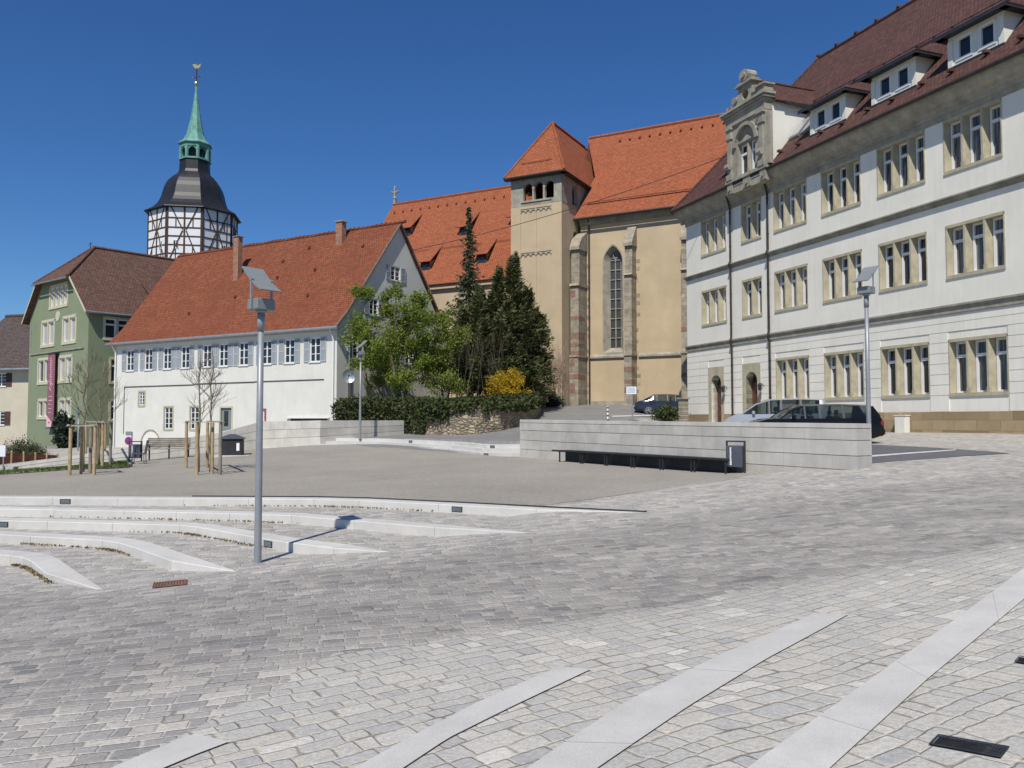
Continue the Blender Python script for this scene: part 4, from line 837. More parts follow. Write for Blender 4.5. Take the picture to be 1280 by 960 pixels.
m=MB(); m.tube([(WL+.05,2.5,3.2),(WL+.05,2.9,1.2)],.02,5); H.part(m,'wall_bracket',LEAD)

# ---------------------------------------------------------------- green gabled house
GO=(-31.9-11.7*math.cos(R(-40)),60+11.7*math.sin(R(40)))
G=Bld('green_house','tall green plastered house with brown half hipped roof and a long banner','house',GO,-40)
GW=11.7; gdep=16.
lts=[(5.95,3.6,9.0,1.85,4),(3.95,2.7,5.98,2.15,2),(8.2,2.6,5.98,2.15,2),(3.35,2.6,2.95,2.1,2),(7.65,2.6,2.95,2.1,2),(3.4,2.35,.1,1.6,2),(7.75,2.35,.1,1.6,2)]
mb=MB(); wall(mb,[(0,-4),(GW,-4),(GW,8.5),(8.75,11.25),(2.6,11.25),(0,8.7)],[rc(x-w_/2+.02,x+w_/2-.02,z,z+h) for x,w_,z,h,n in lts],depth=.22)
sw=[(2.1,2.0,6.15,1.75),(6.2,2.0,6.15,1.75),(1.9,.6,2.8,2.0),(1.95,.6,-.1,1.7),(10.5,2.,6.15,1.75)]
wall(mb,[(0,-4),(gdep,-4),(gdep,8.5),(0,8.5)],[rc(y-w_/2+.02,y+w_/2-.02,z,z+h) for y,w_,z,h in sw],lambda a,d,z:(GW-d,a,z),.2)
mb.poly([(0,0,-4),(0,gdep,-4),(0,gdep,8.7),(0,0,8.7)]); mb.poly([(0,gdep,-4),(GW,gdep,-4),(GW,gdep,8.6),(GW/2,gdep,14.2),(0,gdep,8.6)])
G.part(mb,'wall',PL_G)
for x,w_,z,h,n in lts: stone_window(G.r,x,z,w_,h,n,depth=.22,surr=.2,stone=CREAM,transom=.999,out=.04,mull=.2,pane=GLASSW if random.random()<.5 else GLASS)
for y,w_,z,h in sw: stone_window(G.r,0,0,w_,h,2 if w_>1 else 1,loc=(GW,y,z),rz=math.pi/2,depth=.2,surr=.14,stone=CREAM,transom=.7,out=.04,mull=.15)
m=MB(); m.box(.35,11.0,-.09,0,5.44,5.52); m.box(.35,.42,-.05,0,5.5,8.2); G.part(m,'moulding',SANDG)
m=MB(); m.tube([(5.9,-.04,8.3),(5.9,0,8.3)],.4,16); G.part(m,'medallion',CREAM)
def gslope(x): return 8.75+(x)*(14.35-8.75)/5.9
m=MB(); zr=14.3; xr=5.75
m.slab([(-.55,gdep+.3,8.2),(-.55,-.45,8.2),(2.35,-.45,11.3),(xr,2.7,zr),(xr,gdep+.3,zr)],.14)
m.slab([(GW+.5,-.45,8.15),(GW+.5,gdep+.3,8.15),(xr,gdep+.3,zr),(xr,2.7,zr),(8.95,-.45,11.15)],.14)
m.slab([(2.2,-.62,11.2),(9.1,-.62,11.05),(xr,2.7,zr)],.14)
rf=G.part(m,'roof',T_GR)
m=MB(); m.tube([(xr,2.6,zr+.03),(xr,gdep+.3,zr+.03)],.14,8); m.tube([(xr,2.7,zr+.03),(9.05,-.6,11.12)],.12,8); m.tube([(xr,2.7,zr+.03),(2.25,-.6,11.2)],.12,8); m.build('ridge_tiles',T_GR,rf)
m=MB(); m.tube([(GW+.55,-.45,8.1),(GW+.55,gdep,8.1)],.09,8); m.tube([(2.2,-.7,11.1),(9.1,-.7,10.98)],.07,8); m.build('gutter',LEAD,rf)
m=MB(); m.slab([(9.0,-.47,11.0),(GW+.5,-.47,8.0),(GW+.5,-.47,8.2),(9.0,-.47,11.2)],.04); m.slab([(-.55,-.47,8.05),(2.3,-.47,11.1),(2.3,-.47,11.3),(-.55,-.47,8.25)],.04); m.build('verge_board',CREAM,rf)
m=MB(); zz=lambda x:8.15+(GW+.5-x)*(zr-8.15)/(GW+.5-xr)
m.slab([(10.6,5.2,zz(10.6)),(10.6,7.2,zz(10.6)),(8.2,7.4,zz(8.2)+.1),(8.2,6.8,zz(8.2)+.1)],.1); m.poly([(10.6,5.2,zz(10.6)),(10.6,7.2,zz(10.6)),(10.5,7.2,zz(10.6)+.8)]); m.slab([(10.9,5.0,zz(10.9)+.75),(10.9,7.4,zz(10.9)+.75),(8.4,7.2,zz(8.4)+.05),(8.4,5.2,zz(8.4)+.05)],.1); m.build('dormer',T_GR,rf)
m=MB(); x,y=3.8,3.2; m.tube([(x,y,12),(x,y,15.1)],.035,6)
for z,w_ in ((15.0,.45),(14.6,.3),(14.2,.25),(13.4,.7)): m.tube([(x-w_,y,z),(x+w_,y,z)],.02,5)
m.build('antenna',PIPE,rf)
# banner with its lettering: illegible strokes in the photograph
m=MB(); m.box(5.0,6.35,-.32,-.28,-.6,5.25); bn=tag(m.build('banner',PINK,None,(GO[0],GO[1],0),R(-40)),'long pinkish red vertical banner on the green house, between its windows','banner')
m=MB(); zc_=5.0; rnd=random.Random(3)
for i in range(12):
    z=4.95-i*.19; m.tube([(5.5+rnd.uniform(-.1,.1),-.33,z),(5.75+rnd.uniform(-.1,.1),-.33,z-.1),(5.5,-.33,z-.18),(5.9,-.33,z-.2)],.025,4)
m.tube([(5.3,-.33,3.1),(6.1,-.33,2.8)],.025,4); m.tube([(5.4,-.33,2.6),(5.8,-.33,2.3)],.02,4)
for i in range(5): z=1.9-i*.32; m.box(5.35,6.1-rnd.uniform(0,.4),-.335,-.325,z-.05,z)
m.ex([(5.02,.35),(6.0,-.15),(6.0,-.55),(5.02,-.55)],-.335,-.325)
m.build('lettering',PINKL,bn); m=MB(); m.box(4.9,6.45,-.36,0,5.25,5.32); m.box(4.9,6.45,-.36,0,-.68,-.62); m.build('rail',DARKM,bn)

# ---------------------------------------------------------------- beige house at the left edge
E0=atY(36,480,70); D_=Bld('beige_house','beige house with brown shutters and dark tiled roof at the left edge','house',(E0.x-9.,E0.y+2.5),-16)
mb=MB(); wn=[(6.35,3.05),(6.3,-.35),(3.2,3.05),(3.2,-.35)]
wall(mb,rc(0,10,-5,3.9+1.3),[rc(x-.55,x+.55,z-.1,z+1.1) for x,z in wn],depth=.14); mb.poly([(0,0,-5),(0,9,-5),(0,9,5.2),(0,4.5,9.2),(0,0,5.2)]); mb.poly([(10,0,-5),(10,9,-5),(10,9,5.2),(10,4.5,9.2),(10,0,5.2)]); mb.poly([(0,9,-5),(10,9,-5),(10,9,5.2),(0,9,5.2)])
D_.part(mb,'wall',PL_B)
for x,z in wn: casement(D_.r,(x,0,z-.1),1.1,1.2,0,4,2,SHUTB,shw=.62)
m=MB(); m.slab([(-.4,-.7,4.5),(10.4,-.7,4.5),(10.4,4.5,9.9),(1.6,4.5,9.9)],.15); m.slab([(10.4,9.7,4.5),(-.4,9.7,4.5),(1.6,4.5,9.9),(10.4,4.5,9.9)],.15); m.slab([(-.4,9.7,4.5),(-.4,-.7,4.5),(1.6,4.5,9.9)],.15); rf=D_.part(m,'roof',T_DK)
m=MB(); m.tube([(1.6,4.5,9.95),(10.4,4.5,9.95)],.14,8); m.build('ridge_tiles',T_DK,rf); m=MB(); m.tube([(-.4,-.78,4.42),(10.4,-.78,4.42)],.09,8); m.box(-.4,10.4,-.7,-.02,4.3,4.34); m.build('gutter',LEAD,rf)

# ---------------------------------------------------------------- church
C_=Bld('church','ochre plastered gothic church with orange roof and a tall narrow window','church',(3.906,62.0),-28)
# choir: front wall y=3
cy=3.0; mb=MB(); gh=arch(2.28,3.88,5.35,12.55,8,.95)
wall(mb,[(.3,-1.),(16,-1.),(16,16.2),(.3,16.2)],[gh],lambda a,d,z:(a,cy+d,z),.05)
mb.poly([(.3,cy,-1),(.3,16,-1),(.3,16,16.2),(.3,cy,16.2)]); mb.poly([(16,cy,-1),(16,16,-1),(16,16,16.2),(16,cy,16.2)]); mb.poly([(.3,16,-1),(16,16,-1),(16,16,16.2),(.3,16,16.2)])
C_.part(mb,'choir_wall',PL_Y)
inn=arch(2.66,3.62,5.75,12.75,8,.95); k=len(gh)
m=MB(); ou=arch(2.2,3.96,5.1,12.55,8,.95)
wall(m,ou,[gh],lambda a,d,z:(a,cy-.03+d,z),.03); m.add([(p[0],cy,p[1]) for p in gh]+[(p[0],cy+.5,p[1]) for p in inn],[(i,(i+1)%k,(i+1)%k+k,i+k) for i in range(k)])
wd_=C_.part(m,'gothic_window',SANDG)
m=MB(); V,Fc=tri2d(inn); m.add([(p.x,cy+.52,p.y) for p in V],Fc); m.build('leaded_glass',LEADG,wd_)
m=MB(); xc=3.14; m.box(xc-.035,xc+.035,cy+.42,cy+.51,5.75,13.0); m.box(2.66,2.70,cy+.42,cy+.5,5.75,12.8); m.box(3.58,3.62,cy+.42,cy+.5,5.75,12.8)
for i in range(1,10): z=5.75+i*.78; m.box(2.7,3.58,cy+.44,cy+.5,z-.03,z+.03)
for s_ in (-1,1):
    P=[]; 
    for i in range(9): a=math.pi*i/8; P.append((xc+s_*.235+.2*math.cos(a),cy+.47,12.75+.22*math.sin(a)))
    m.tube(P,.03,5)
m.tube([(xc+.2*math.cos(2*math.pi*i/12),cy+.47,13.18+.2*math.sin(2*math.pi*i/12)) for i in range(13)],.03,5); m.build('tracery',SANDG,wd_)
m=MB(); m.box(1.1,4.35,cy-.16,cy,4.92,5.06); m.box(5.2,8.8,cy-.16,cy,4.92,5.06); m.box(9.6,16,cy-.16,cy,4.92,5.06); m.ex([(cy-.16,5.06),(cy,5.06),(cy,5.22)],5.2,8.8,'x'); m.ex([(cy-.16,5.06),(cy,5.06),(cy,5.22)],1.1,4.35,'x'); C_.part(m,'string_course',SANDG)
m=MB(); m.box(.9,16,cy-.12,cy,.9,1.5); C_.part(m,'plinth',SANDG)
m=MB(); m.box(.3,16,cy-.25,cy,15.75,16.2); m.box(.2,16,cy-.4,cy,16.1,16.35); C_.part(m,'cornice',SANDG)
RSAND=M('red_sandstone',(.25,.155,.115),.22,4,.9,0,.5,20)
def buttress(x0,x1,y0,red,z_top,first=False):
    b=MB(); st=.33; zz=-.8; lv=[(-.8,4.95,y0),(5.1,10.6 if first else 11.2,y0+.12),(10.8 if first else 11.3,13.6,y0+.3)]
    for a,c,yy in lv:
        z=a
        while z<c-.01:
            h=min(st*random.choice((1,1.2,.9)),c-z); r_=random.random(); tn=random.uniform(.8,1.15)
            b.box(x0,x1,yy,cy-.01,z,z+h-.008,tn); z+=h
    b.box(x0-.06,x1+.06,y0-.08,cy,4.95,5.1); b.ex([(y0-.05,10.6 if first else 11.2),(cy,10.6 if first else 11.2),(cy,10.95 if first else 11.5),(y0+.1,10.8 if first else 11.35)],x0-.05,x1+.05,'x')
    b.ex([(y0+.1,13.5),(y0+.1,13.75),(y0+.62,14.5),(cy-.02,z_top),(cy-.02,13.6)],x0-.07,x1+.07,'x')
    o=C_.part(b,'buttress',QUOIN)
    r_=MB(); z=1.2
    while z<(10.4 if first else 11.0):
        h=random.choice((.3,.4,.55))
        if random.random()<red and not 4.8<z+h<5.2: r_=MB(); r_.box(x0-.006,x1+.006 if random.random()<.5 else x0+(x1-x0)*.6,(y0 if z<4.9 else y0+.12)-.006,cy-.5,z,z+h); r_.build('red_stone',RSAND,o)
        z+=h+random.choice((0,.3,.6))
    q=MB(); z=1.5                                                    # toothing stones on the wall beside the buttress
    while z<12.5:
        q.box(x1,x1+random.choice((.15,.3)),cy-.012,cy+.02,z,z+.28,random.uniform(.8,1.1)); z+=random.choice((.6,.9,1.2))
    q.build('toothing',QUOIN,o)
buttress(.15,.85,1.15,.75,15.2,True); buttress(4.42,5.02,1.75,.18,15.3); buttress(8.9,9.6,1.75,.15,15.3)
m=MB(); m.tube([(1.12,cy-.5,16.3),(1.08,cy-.15,15.9),(1.08,cy-.12,15.5),(1.08,cy-.12,-.5)],.07,8); C_.part(m,'downpipe',PIPE)
# roofs
m=MB(); RYc=9.5; m.slab([(-.1,cy-.65,16.25),(17,cy-.65,16.25),(17,RYc,25.35),(-1.7,RYc,25.35),(.42,5.9,20.6)],.15); m.slab([(17,16.6,16.25),(-.1,16.6,16.25),(.0,RYc,25.35),(17,RYc,25.35)],.15); 
m.poly([(0,16.6,16.3),(0,cy,16.3),(-1.6,RYc,25.3)])
rf=C_.part(m,'choir_roof',T_OR)
m=MB(); m.tube([(-1.6,RYc,25.4),(17,RYc,25.4)],.13,8); m.build('ridge_tiles',T_OR,rf); m=MB(); m.tube([(-.1,cy-.75,16.18),(17,cy-.75,16.18)],.1,8); m.build('gutter',PIPE,rf)
m=MB(); sl=(25.35-16.25)/(RYc-cy+.65)
for i in range(14):
    m=MB(); x=1.6+i*.9; y=8.7; m.box(x,x+.16,y-.2,y,16.25+(y-cy+.65)*sl-.03,16.25+(y-cy+.65)*sl+.14); m.build('vent_tile',T_OR,rf)
m=MB()
y=cy+.35; z=16.25+(y-cy+.65)*sl+.2; m.tube([(.8,y,z),(14,y,z)],.03,5); m.tube([(.8,y,z-.12),(14,y,z-.12)],.03,5)
for i in range(15): x=.8+i*.9; m.box(x,x+.04,y-.02,y+.2,z-.25,z+.03)
m.build('snow_guard',T_OR,rf)
# nave
ny_=1.9; mb=MB(); wall(mb,rc(-23,-4.6,-1.,12.1),[rc(-20,-19,3,8),rc(-15.5,-14.5,3,8),rc(-10.5,-9.5,3,8)],lambda a,d,z:(a,ny_+.4+d,z),.3)
mb.poly([(-23,ny_+.4,-1),(-23,17.,-1),(-23,17.,12.1),(-23,RYc,22.),(-23,ny_+.4,12.1)]); mb.poly([(-23,17,-1),(0,17,-1),(0,17,12.1),(-23,17,12.1)]); mb.box(-23.1,-4.6,ny_+.1,ny_+.4,11.5,12.05); C_.part(mb,'nave_wall',PL_Y)
for x in (-20,-15.5,-10.5): m=MB(); m.box(x,x+1,ny_+.62,ny_+.66,3,8); C_.part(m,'window',LEADG)
m=MB(); ns=(22.1-12.)/(RYc-ny_); m.slab([(-23.3,ny_-.1,11.9),(-4.3,ny_-.1,11.9),(-.2,ny_+2.1,11.9+ns*2.2),(-.2,RYc,22.1),(-23.3,RYc,22.1)],.15); m.slab([(0,17.2,11.9),(-23.3,17.2,11.9),(-23.3,RYc,22.1),(0,RYc,22.1)],.15); rf=C_.part(m,'nave_roof',T_OR)
m=MB(); m.tube([(-23.3,RYc,22.13),(-.3,RYc,22.13)],.13,8); m.build('ridge_tiles',T_OR,rf)
nz=lambda y:11.9+(y-ny_+.1)*ns
m=MB(); m.box(-23.3,-4.5,4.62,4.7,nz(4.66)-.02,nz(4.66)+.1); 
m.build('roof_ledge',T_OR,rf)
for i in range(20): m=MB(); x=-22.5+i*1.05; y=8.6; m.box(x,x+.15,y-.18,y,nz(y)-.03,nz(y)+.13); m.build('vent_tile',T_OR,rf)
for x,y in ((-14.9,3.0),(-12.4,5.6),(-7.2,5.9),(-9.1,3.1),(-19.3,6.2)):
    d=MB(); z0=nz(y); d.box(x-.5,x+.5,y,y+.04,z0-.05,z0+.62); o=d.build('shed_dormer',TIMBER,rf)
    d=MB(); zb_=z0+.72; y2=y+1.9; d.slab([(x-.75,y-.35,zb_),(x+.75,y-.35,zb_),(x+.6,y2,nz(y2)+.05),(x-.6,y2,nz(y2)+.05)],.07); d.build('dormer_roof',T_OR,o)
    d=MB(); 
    for s_ in (-.5,.5): d.poly([(x+s_,y,z0),(x+s_,y+.9,nz(y+.9)),(x+s_,y,z0+.68)])
    d.build('cheek',GREYW,o); d=MB(); d.box(x-.3,x+.3,y-.02,y,z0+.1,z0+.5); d.build('pane',GLASS,o)
m=MB(); m.box(-23.2,-22.95,9.35,9.65,22.1,22.6); m.lathe([(.12,22.55),(.2,22.75),(.08,22.95)],(-23.1,9.5),8); m.box(-23.18,-23.02,9.42,9.58,22.9,23.9); m.box(-23.5,-22.7,9.43,9.57,23.3,23.48)
for a in ((-23.5,23.39),(-22.7,23.39),(-23.1,23.9)): m.lathe([(.02,a[1]-.13),(.13,a[1]),(.02,a[1]+.13)],(a[0],9.5),6)
C_.part(m,'stone_cross',SANDG)
# tower: x -4.5..0, y 0..5.3
TW,TD=4.5,5.3; H3=[arch(-3.38+i*.95,-3.38+i*.95+.80,17.55,18.55,8) for i in range(3)]
mb=MB(); wall(mb,rc(-TW,0,-1,17.15),[],lambda a,d,z:(a,d,z)); wall(mb,rc(0,TD,-1,17.15),[arch(2.2,3.0,14.0,14.9,8)],lambda a,d,z:(-d,a,z),.4)
mb.poly([(-TW,0,-1),(-TW,TD,-1),(-TW,TD,17.15),(-TW,0,17.15)]); mb.poly([(-TW,TD,-1),(0,TD,-1),(0,TD,17.15),(-TW,TD,17.15)]); 
# shallow frames on the front: lesenes proud of the field
mb.box(-TW+.003,-3.62,-.05,0,-1,17.12); mb.box(-.88,-.003,-.05,0,-1,17.12); mb.box(-3.62,-.88,-.05,0,16.9,17.12); mb.box(-3.62,-.88,-.05,0,13.35,13.6); mb.box(-2.3,-2.2,-.045,0,-1,16.9)
C_.part(mb,'tower_wall',PL_Y)
m=MB()
for zt_ in (16.9,13.35):
    for i in range(6):
        x=-3.62+i*.4567; P=[(x,zt_),(x+.4567,zt_)]+[(x+.4567-.06,zt_-.05)]+[(x+.228+.16*math.cos(math.pi*j/8),zt_-.28+.16*math.sin(math.pi*j/8)+.05) for j in range(9)]+[(x+.06,zt_-.05)]
        Q=[(x+.228+.22*math.cos(math.pi*j/8),zt_-.28+.22*math.sin(math.pi*j/8)) for j in range(9)]+[(x+.228+.15*math.cos(math.pi*j/8),zt_-.28+.15*math.sin(math.pi*j/8)) for j in range(8,-1,-1)]
        m.ex(Q,-.07,0)
C_.part(m,'arch_frieze',SANDG)
mb=MB(); wall(mb,rc(-TW,0,17.15,19.55),H3,lambda a,d,z:(a,d-.02,z),.35); wall(mb,rc(0,TD,17.15,19.55),[arch(2.0,3.1,17.35,18.5,8)],lambda a,d,z:(.02-d,a,z),.35)
wall(mb,rc(0,TD,17.15,19.55),[arch(2.0,3.1,17.35,18.5,8)],lambda a,d,z:(-TW+d,a,z),.35); mb.poly([(-TW,TD,17.15),(0,TD,17.15),(0,TD,19.55),(-TW,TD,19.55)]); mb.box(-3.6,-.9,-.1,.35,17.4,17.54)
mb.box(-TW-.1,.1,-.12,0,19.3,19.55); mb.box(0,.12,0,TD,19.3,19.55); bf=C_.part(mb,'belfry',SANDG)
m=MB()
for i in (1,2): x=-3.38+i*.95-.075; m.lathe([(.14,17.54),(.09,17.66),(.075,18.35),(.14,18.5),(.16,18.62)],(x,.1),10)
m.build('column',SANDST,bf); m=MB(); m.box(-TW+.36,-.36,.4,TD-.4,17.2,17.25); m.box(-TW+.36,-.36,TD-.5,TD-.4,17.2,19.5); m.build('belfry_floor',TIMBER,bf); m=MB(); m.box(-3.2,-2.5,.42,.46,17.55,18.1); m.build('louvre',T_OR,bf)
m=MB(); a_,b_,f_,k_=-TW-.4,.42,-.5,TD+.2; xr=-1.95; zr=24.55; ye=2.5; ez=19.5
m.slab([(a_,f_,ez),(b_,f_,ez),(xr,ye,zr)],.14); m.slab([(b_,f_,ez),(b_,k_,ez),(b_+.0,6.2,ez),(xr,10.,zr),(xr,ye,zr)],.14); m.slab([(a_,k_+3,ez),(a_,f_,ez),(xr,ye,zr),(xr,10.,zr)],.14)
rf=C_.part(m,'tower_roof',T_OR); m=MB(); 
for p in ((a_,f_,ez),(b_,f_,ez)): m.tube([p,(xr,ye,zr+.03)],.11,7)
m.tube([(xr,ye,zr+.03),(xr,9.2,zr+.03)],.12,7); m.build('ridge_tiles',T_OR,rf); m=MB(); m.box(a_,b_,f_,-.1,ez-.22,ez-.16); m.box(.1,b_,f_,k_,ez-.22,ez-.16); m.tube([(a_,f_-.05,ez-.1),(b_+.05,f_-.05,ez-.1),(b_+.05,k_,ez-.1)],.07,6); m.build('gutter',PIPE,rf)
m=MB(); y=.3; z=ez+(y-f_)*(zr-ez)/(ye-f_)+.15; m.tube([(a_+1.3,y-.2,z-.3),(b_-1.3,y-.2,z-.3)],.03,5); m.build('snow_guard',T_OR,rf)
for x in (.35,): m=MB(); m.tube([(.12,1.2,5.),(.12,1.2,-.5)],.06,8); C_.part(m,'downpipe',LEAD)

# ---------------------------------------------------------------- half-timbered town tower
S_=Bld('timbered_tower','white half-timbered octagonal tower with black domed roof and green copper spire','tower',(-38.15,95.),0)
n=8; r0=R(-58.1); RB=5.05; vx=[(RB*math.cos(r0+i*math.pi/4),RB*math.sin(r0+i*math.pi/4)) for i in range(8)]
m=MB(); m.lathe([(RB,17.9),(RB,24.42)],(0,0),8,r0); S_.part(m,'timber_storey_infill',WHITE)
m=MB(); m.lathe([(RB-.2,-4),(RB-.25,17.3),(RB+.25,17.5),(RB+.25,17.9)],(0,0),8,r0); S_.part(m,'stone_shaft',SANDG)
tb=MB()
def beam(a,b,i,wd=.2,pr=.07):
    A=Vector((*vx[i],0)); Bv=Vector((*vx[(i+1)%8],0)); d=(Bv-A); L_=d.length; d.normalize(); n_=Vector((d.y,-d.x,0))
    P=[A+d*(a[0]*L_)+Vector((0,0,a[1])),A+d*(b[0]*L_)+Vector((0,0,b[1]))]; dd=(P[1]-P[0]).normalized(); s_=dd.cross(n_).normalized()*wd/2
    q=[P[0]-s_,P[0]+s_,P[1]+s_,P[1]-s_]; tb.add([p-n_*.02 for p in q]+[p+n_*pr for p in q],[(4,5,6,7),(0,1,5,4),(1,2,6,5),(2,3,7,6),(3,0,4,7)])
z0,z1=18.,24.33; lv=[z0+.1,z0+.95,z0+1.95,z0+2.95,z0+3.95,z0+5.05,z1]
for i in range(8):
    for z in lv: beam((0,z),(1,z),i,.14,.05)
    for x in (.025,.5,.975): beam((x,z0),(x,z1),i,.17,.07)
    for x in (.26,.74): beam((x,z0),(x,z0+1.95),i,.11,.045); beam((x,z0+3.95),(x,z0+5.05),i,.11,.045)
    beam((.12,z1),(.45,z0+3.75),i,.135,.06); beam((.88,z1),(.55,z0+3.75),i,.135,.06); beam((.08,z0+.1),(.45,z0+3.6),i,.135,.06); beam((.92,z0+.1),(.55,z0+3.6),i,.135,.06)
S_.part(tb,'timber_frame',TIMBER)
for i,(t_,z,w_,h) in enumerate([(.5,z0+1.5,.7,1.1)]*8):
    A=Vector((*vx[i],0)); Bv=Vector((*vx[(i+1)%8],0)); p=A.lerp(Bv,.27 if i%2 else .72); an=math.atan2((Bv-A).y,(Bv-A).x); nn=Vector(((Bv-A).y,-(Bv-A).x,0)).normalized()*.05
    casement(S_.r,(p.x+nn.x,p.y+nn.y,z),.62,1.0,an,2,2,None,depth=.1,sill=False)
m=MB(); cr=RB+.45; m.lathe([(RB+.28,24.3),(RB+.5,24.32),(RB+.45,24.42),(4.75,24.85),(4.5,25.05),(4.1,25.5),(3.85,25.95),(3.68,26.4),(3.56,26.9),(3.45,27.35),(3.27,27.85),(3.0,28.35),(2.62,28.8),(2.2,29.15),(1.92,29.4),(1.78,29.75),(1.72,31.0)],(0,0),8,r0); S_.part(m,'domed_roof',SLATE)
m=MB(); m.lathe([(1.86,31.0),(1.86,31.2)],(0,0),8,r0); m.lathe([(1.75,32.55),(1.8,33.0),(1.95,33.05)],(0,0),8,r0)
for i in range(8):
    a=r0+i*math.pi/4; p=(1.62*math.cos(a),1.62*math.sin(a)); m.tube([(p[0],p[1],31.15),(p[0],p[1],32.6)],.2,6)
    a2=a+math.pi/4; q=(1.62*math.cos(a2),1.62*math.sin(a2)); P=[]
    for j in range(7): t_=.12+.76*j/6; P.append((p[0]+(q[0]-p[0])*t_,p[1]+(q[1]-p[1])*t_,32.15+.4*math.sin(math.pi*j/6)))
    m.tube(P,.09,5); m.tube([(p[0],p[1],32.62),(q[0],q[1],32.62)],.12,5)
m.lathe([(1.98,32.98),(1.9,33.1),(1.38,33.55),(1.02,34.3),(.68,35.9),(.38,37.8),(.18,39.4),(.12,40.3)],(0,0),8,r0); S_.part(m,'copper_spire',COPPER)
m=MB(); m.lathe([(.9,31.1),(.9,33)],(0,0),8,r0); S_.part(m,'lantern_core',DARKM)
m=MB(); m.tube([(0,0,40.2),(0,0,42.5)],.07,6); m.tube([(-.45,0,41.35),(.6,0,41.6)],.05,5); v_=S_.part(m,'spire_rod',PIPE)
m=MB(); m.lathe([(.03,40.35),(.2,40.45),(.26,40.62),(.2,40.8),(.03,40.9)],(0,0),10); m.lathe([(.02,41.5),(.1,41.6),(.02,41.7)],(.6,0),6); m.lathe([(.02,41.25),(.09,41.35),(.02,41.45)],(-.45,0),6); m.build('gilt_ball',GOLD,v_)
m=MB(); m.ex([(-.5,43.0),(-.42,42.75),(-.15,42.5),(.2,42.48),(.45,42.75),(.5,43.1),(.3,42.95),(.05,42.85),(-.1,43.05),(-.25,43.0)],-.04,.04); m.build('weathercock',GOLD,v_)
m=MB(); m.tube([(4.6,-2.2,24.4),(4.75,-2.1,24.0),(4.7,-2.1,18.)],.08,6); S_.part(m,'downpipe',PIPE)
# ================================================================== OBJECTS IN THE SQUARE
def onroad(u,v): return gp(u,v)
def lamp(base,H,deg,lab,name='street_lamp'):
    """post, lantern box, two uprights and a curved reflector panel; deg = plan direction the panel slopes down to"""
    r=thing(name,lab,'street lamp',tuple(base),R(deg),'street lamps with curved reflector panels'); hb=H-.78
    m=MB(); m.tube([(0,0,-.1),(0,0,.02),(0,0,hb*.5),(0,0,hb-.25)],[.062,.062,.055,.05],14); m.build('post',GALV,r,smooth=True)
    m=MB(); m.tube([(0,0,hb-.32),(0,0,hb-.02)],.062,14); m.tube([(0,0,hb-.02),(0,0,hb+.03)],.09,14); m.build('collar',GALV,r,smooth=True)
    m=MB(); m.box(-.15,.15,-.17,.17,hb+.02,hb+.20,None,.012); bx=m.build('lantern_box',LAMPG,r); m=MB(); m.box(-.12,.12,-.14,.14,hb+.2,hb+.206); m.build('lens',GLASSW,bx)
    m=MB(); 
    for s_ in (-1,1): m.box(-.02,.02,s_*.19-.012,s_*.19+.012,hb+.03,hb+.52); m.tube([(0,s_*.21,hb+.52),(0,s_*.16,hb+.52)],.03,8)
    m.build('upright',GALV,r)
    m=MB(); P=[]; N_=14
    for i in range(N_+1):
        t_=i/N_-.5; x=t_*.56; z=hb+.53-t_*.44-.16*(.25-t_*t_)*1.0; P.append((x,z))
    vs=[];fs=[]
    for x,z in P: vs+=[(x,-.2,z),(x,.2,z)]
    for x,z in P: vs+=[(x+.012,-.2,z+.016),(x+.012,.2,z+.016)]
    k=2*(N_+1)
    for i in range(N_): fs+=[(2*i,2*i+1,2*i+3,2*i+2),(k+2*i,k+2*i+2,k+2*i+3,k+2*i+1),(2*i,2*i+2,k+2*i+2,k+2*i),(2*i+1,k+2*i+1,k+2*i+3,2*i+3)]
    fs+=[(0,k,k+1,1),(2*N_,2*N_+1,k+2*N_+1,k+2*N_)]
    m.add(vs,fs); m.build('reflector_panel',LAMPG,r)
    return r
b=gp(322,704.5); lamp(b,atY(322,331,b.y).z-b.z,-40,'near street lamp on the left, its post crossing the white house facade')
b=Vector(Y3(1087,581.5,20.5)); b.z=min(b.z,gz(b.x,b.y)); lamp(b,atY(1087,331,b.y).z-b.z,218,'street lamp at the right end of the long stone wall with the bench')
b=Vector(Y3(450,547.5,40.4)); lamp(b,atY(450,425,b.y).z-b.z,218,'middle street lamp at the top of the three steps, by the short stone wall')
b=Vector(Y3(97,573,56)); lamp(b,atY(97,503,b.y).z-b.z,218,'small distant street lamp in front of the green house corner')

def bin_(loc,rz,lab):
    r=thing('litter_bin',lab,'litter bin',tuple(loc),rz,'anthracite litter bins'); m=MB()
    m.box(-.23,.23,-.15,.15,.17,.76,None,.015); bd=m.build('body',BINM,r)
    m=MB(); 
    for s_ in (-1,1): m.box(s_*.255-.02,s_*.255+.02,-.03,.03,-.05,.9)
    m.box(-.235,.235,-.025,.025,.86,.9); m.build('frame',DARKM,r)
    m=MB(); m.box(-.18,.18,-.1,.1,.76,.765); m.build('opening',DARKM,bd)
    m=MB(); rn=random.Random(5); z=.23
    while z<.70: h=rn.uniform(.018,.035); m.box(-.11,-.11+rn.uniform(.035,.05),-.156,-.15,z,z+h); z+=h+.008
    m.build('lettering',SIGNW,bd); return r
wd_=(RW[0]-RW[1]).normalized(); wang=math.atan2(wd_.y,wd_.x); p=sqh(920,591.5)
bin_(p,wang+R(18),'litter bin at the right end of the dark bench by the long stone wall')
p=sqh(169,577.5); bin_(p,R(8),'litter bin beside the metal chair near the left stone wall')

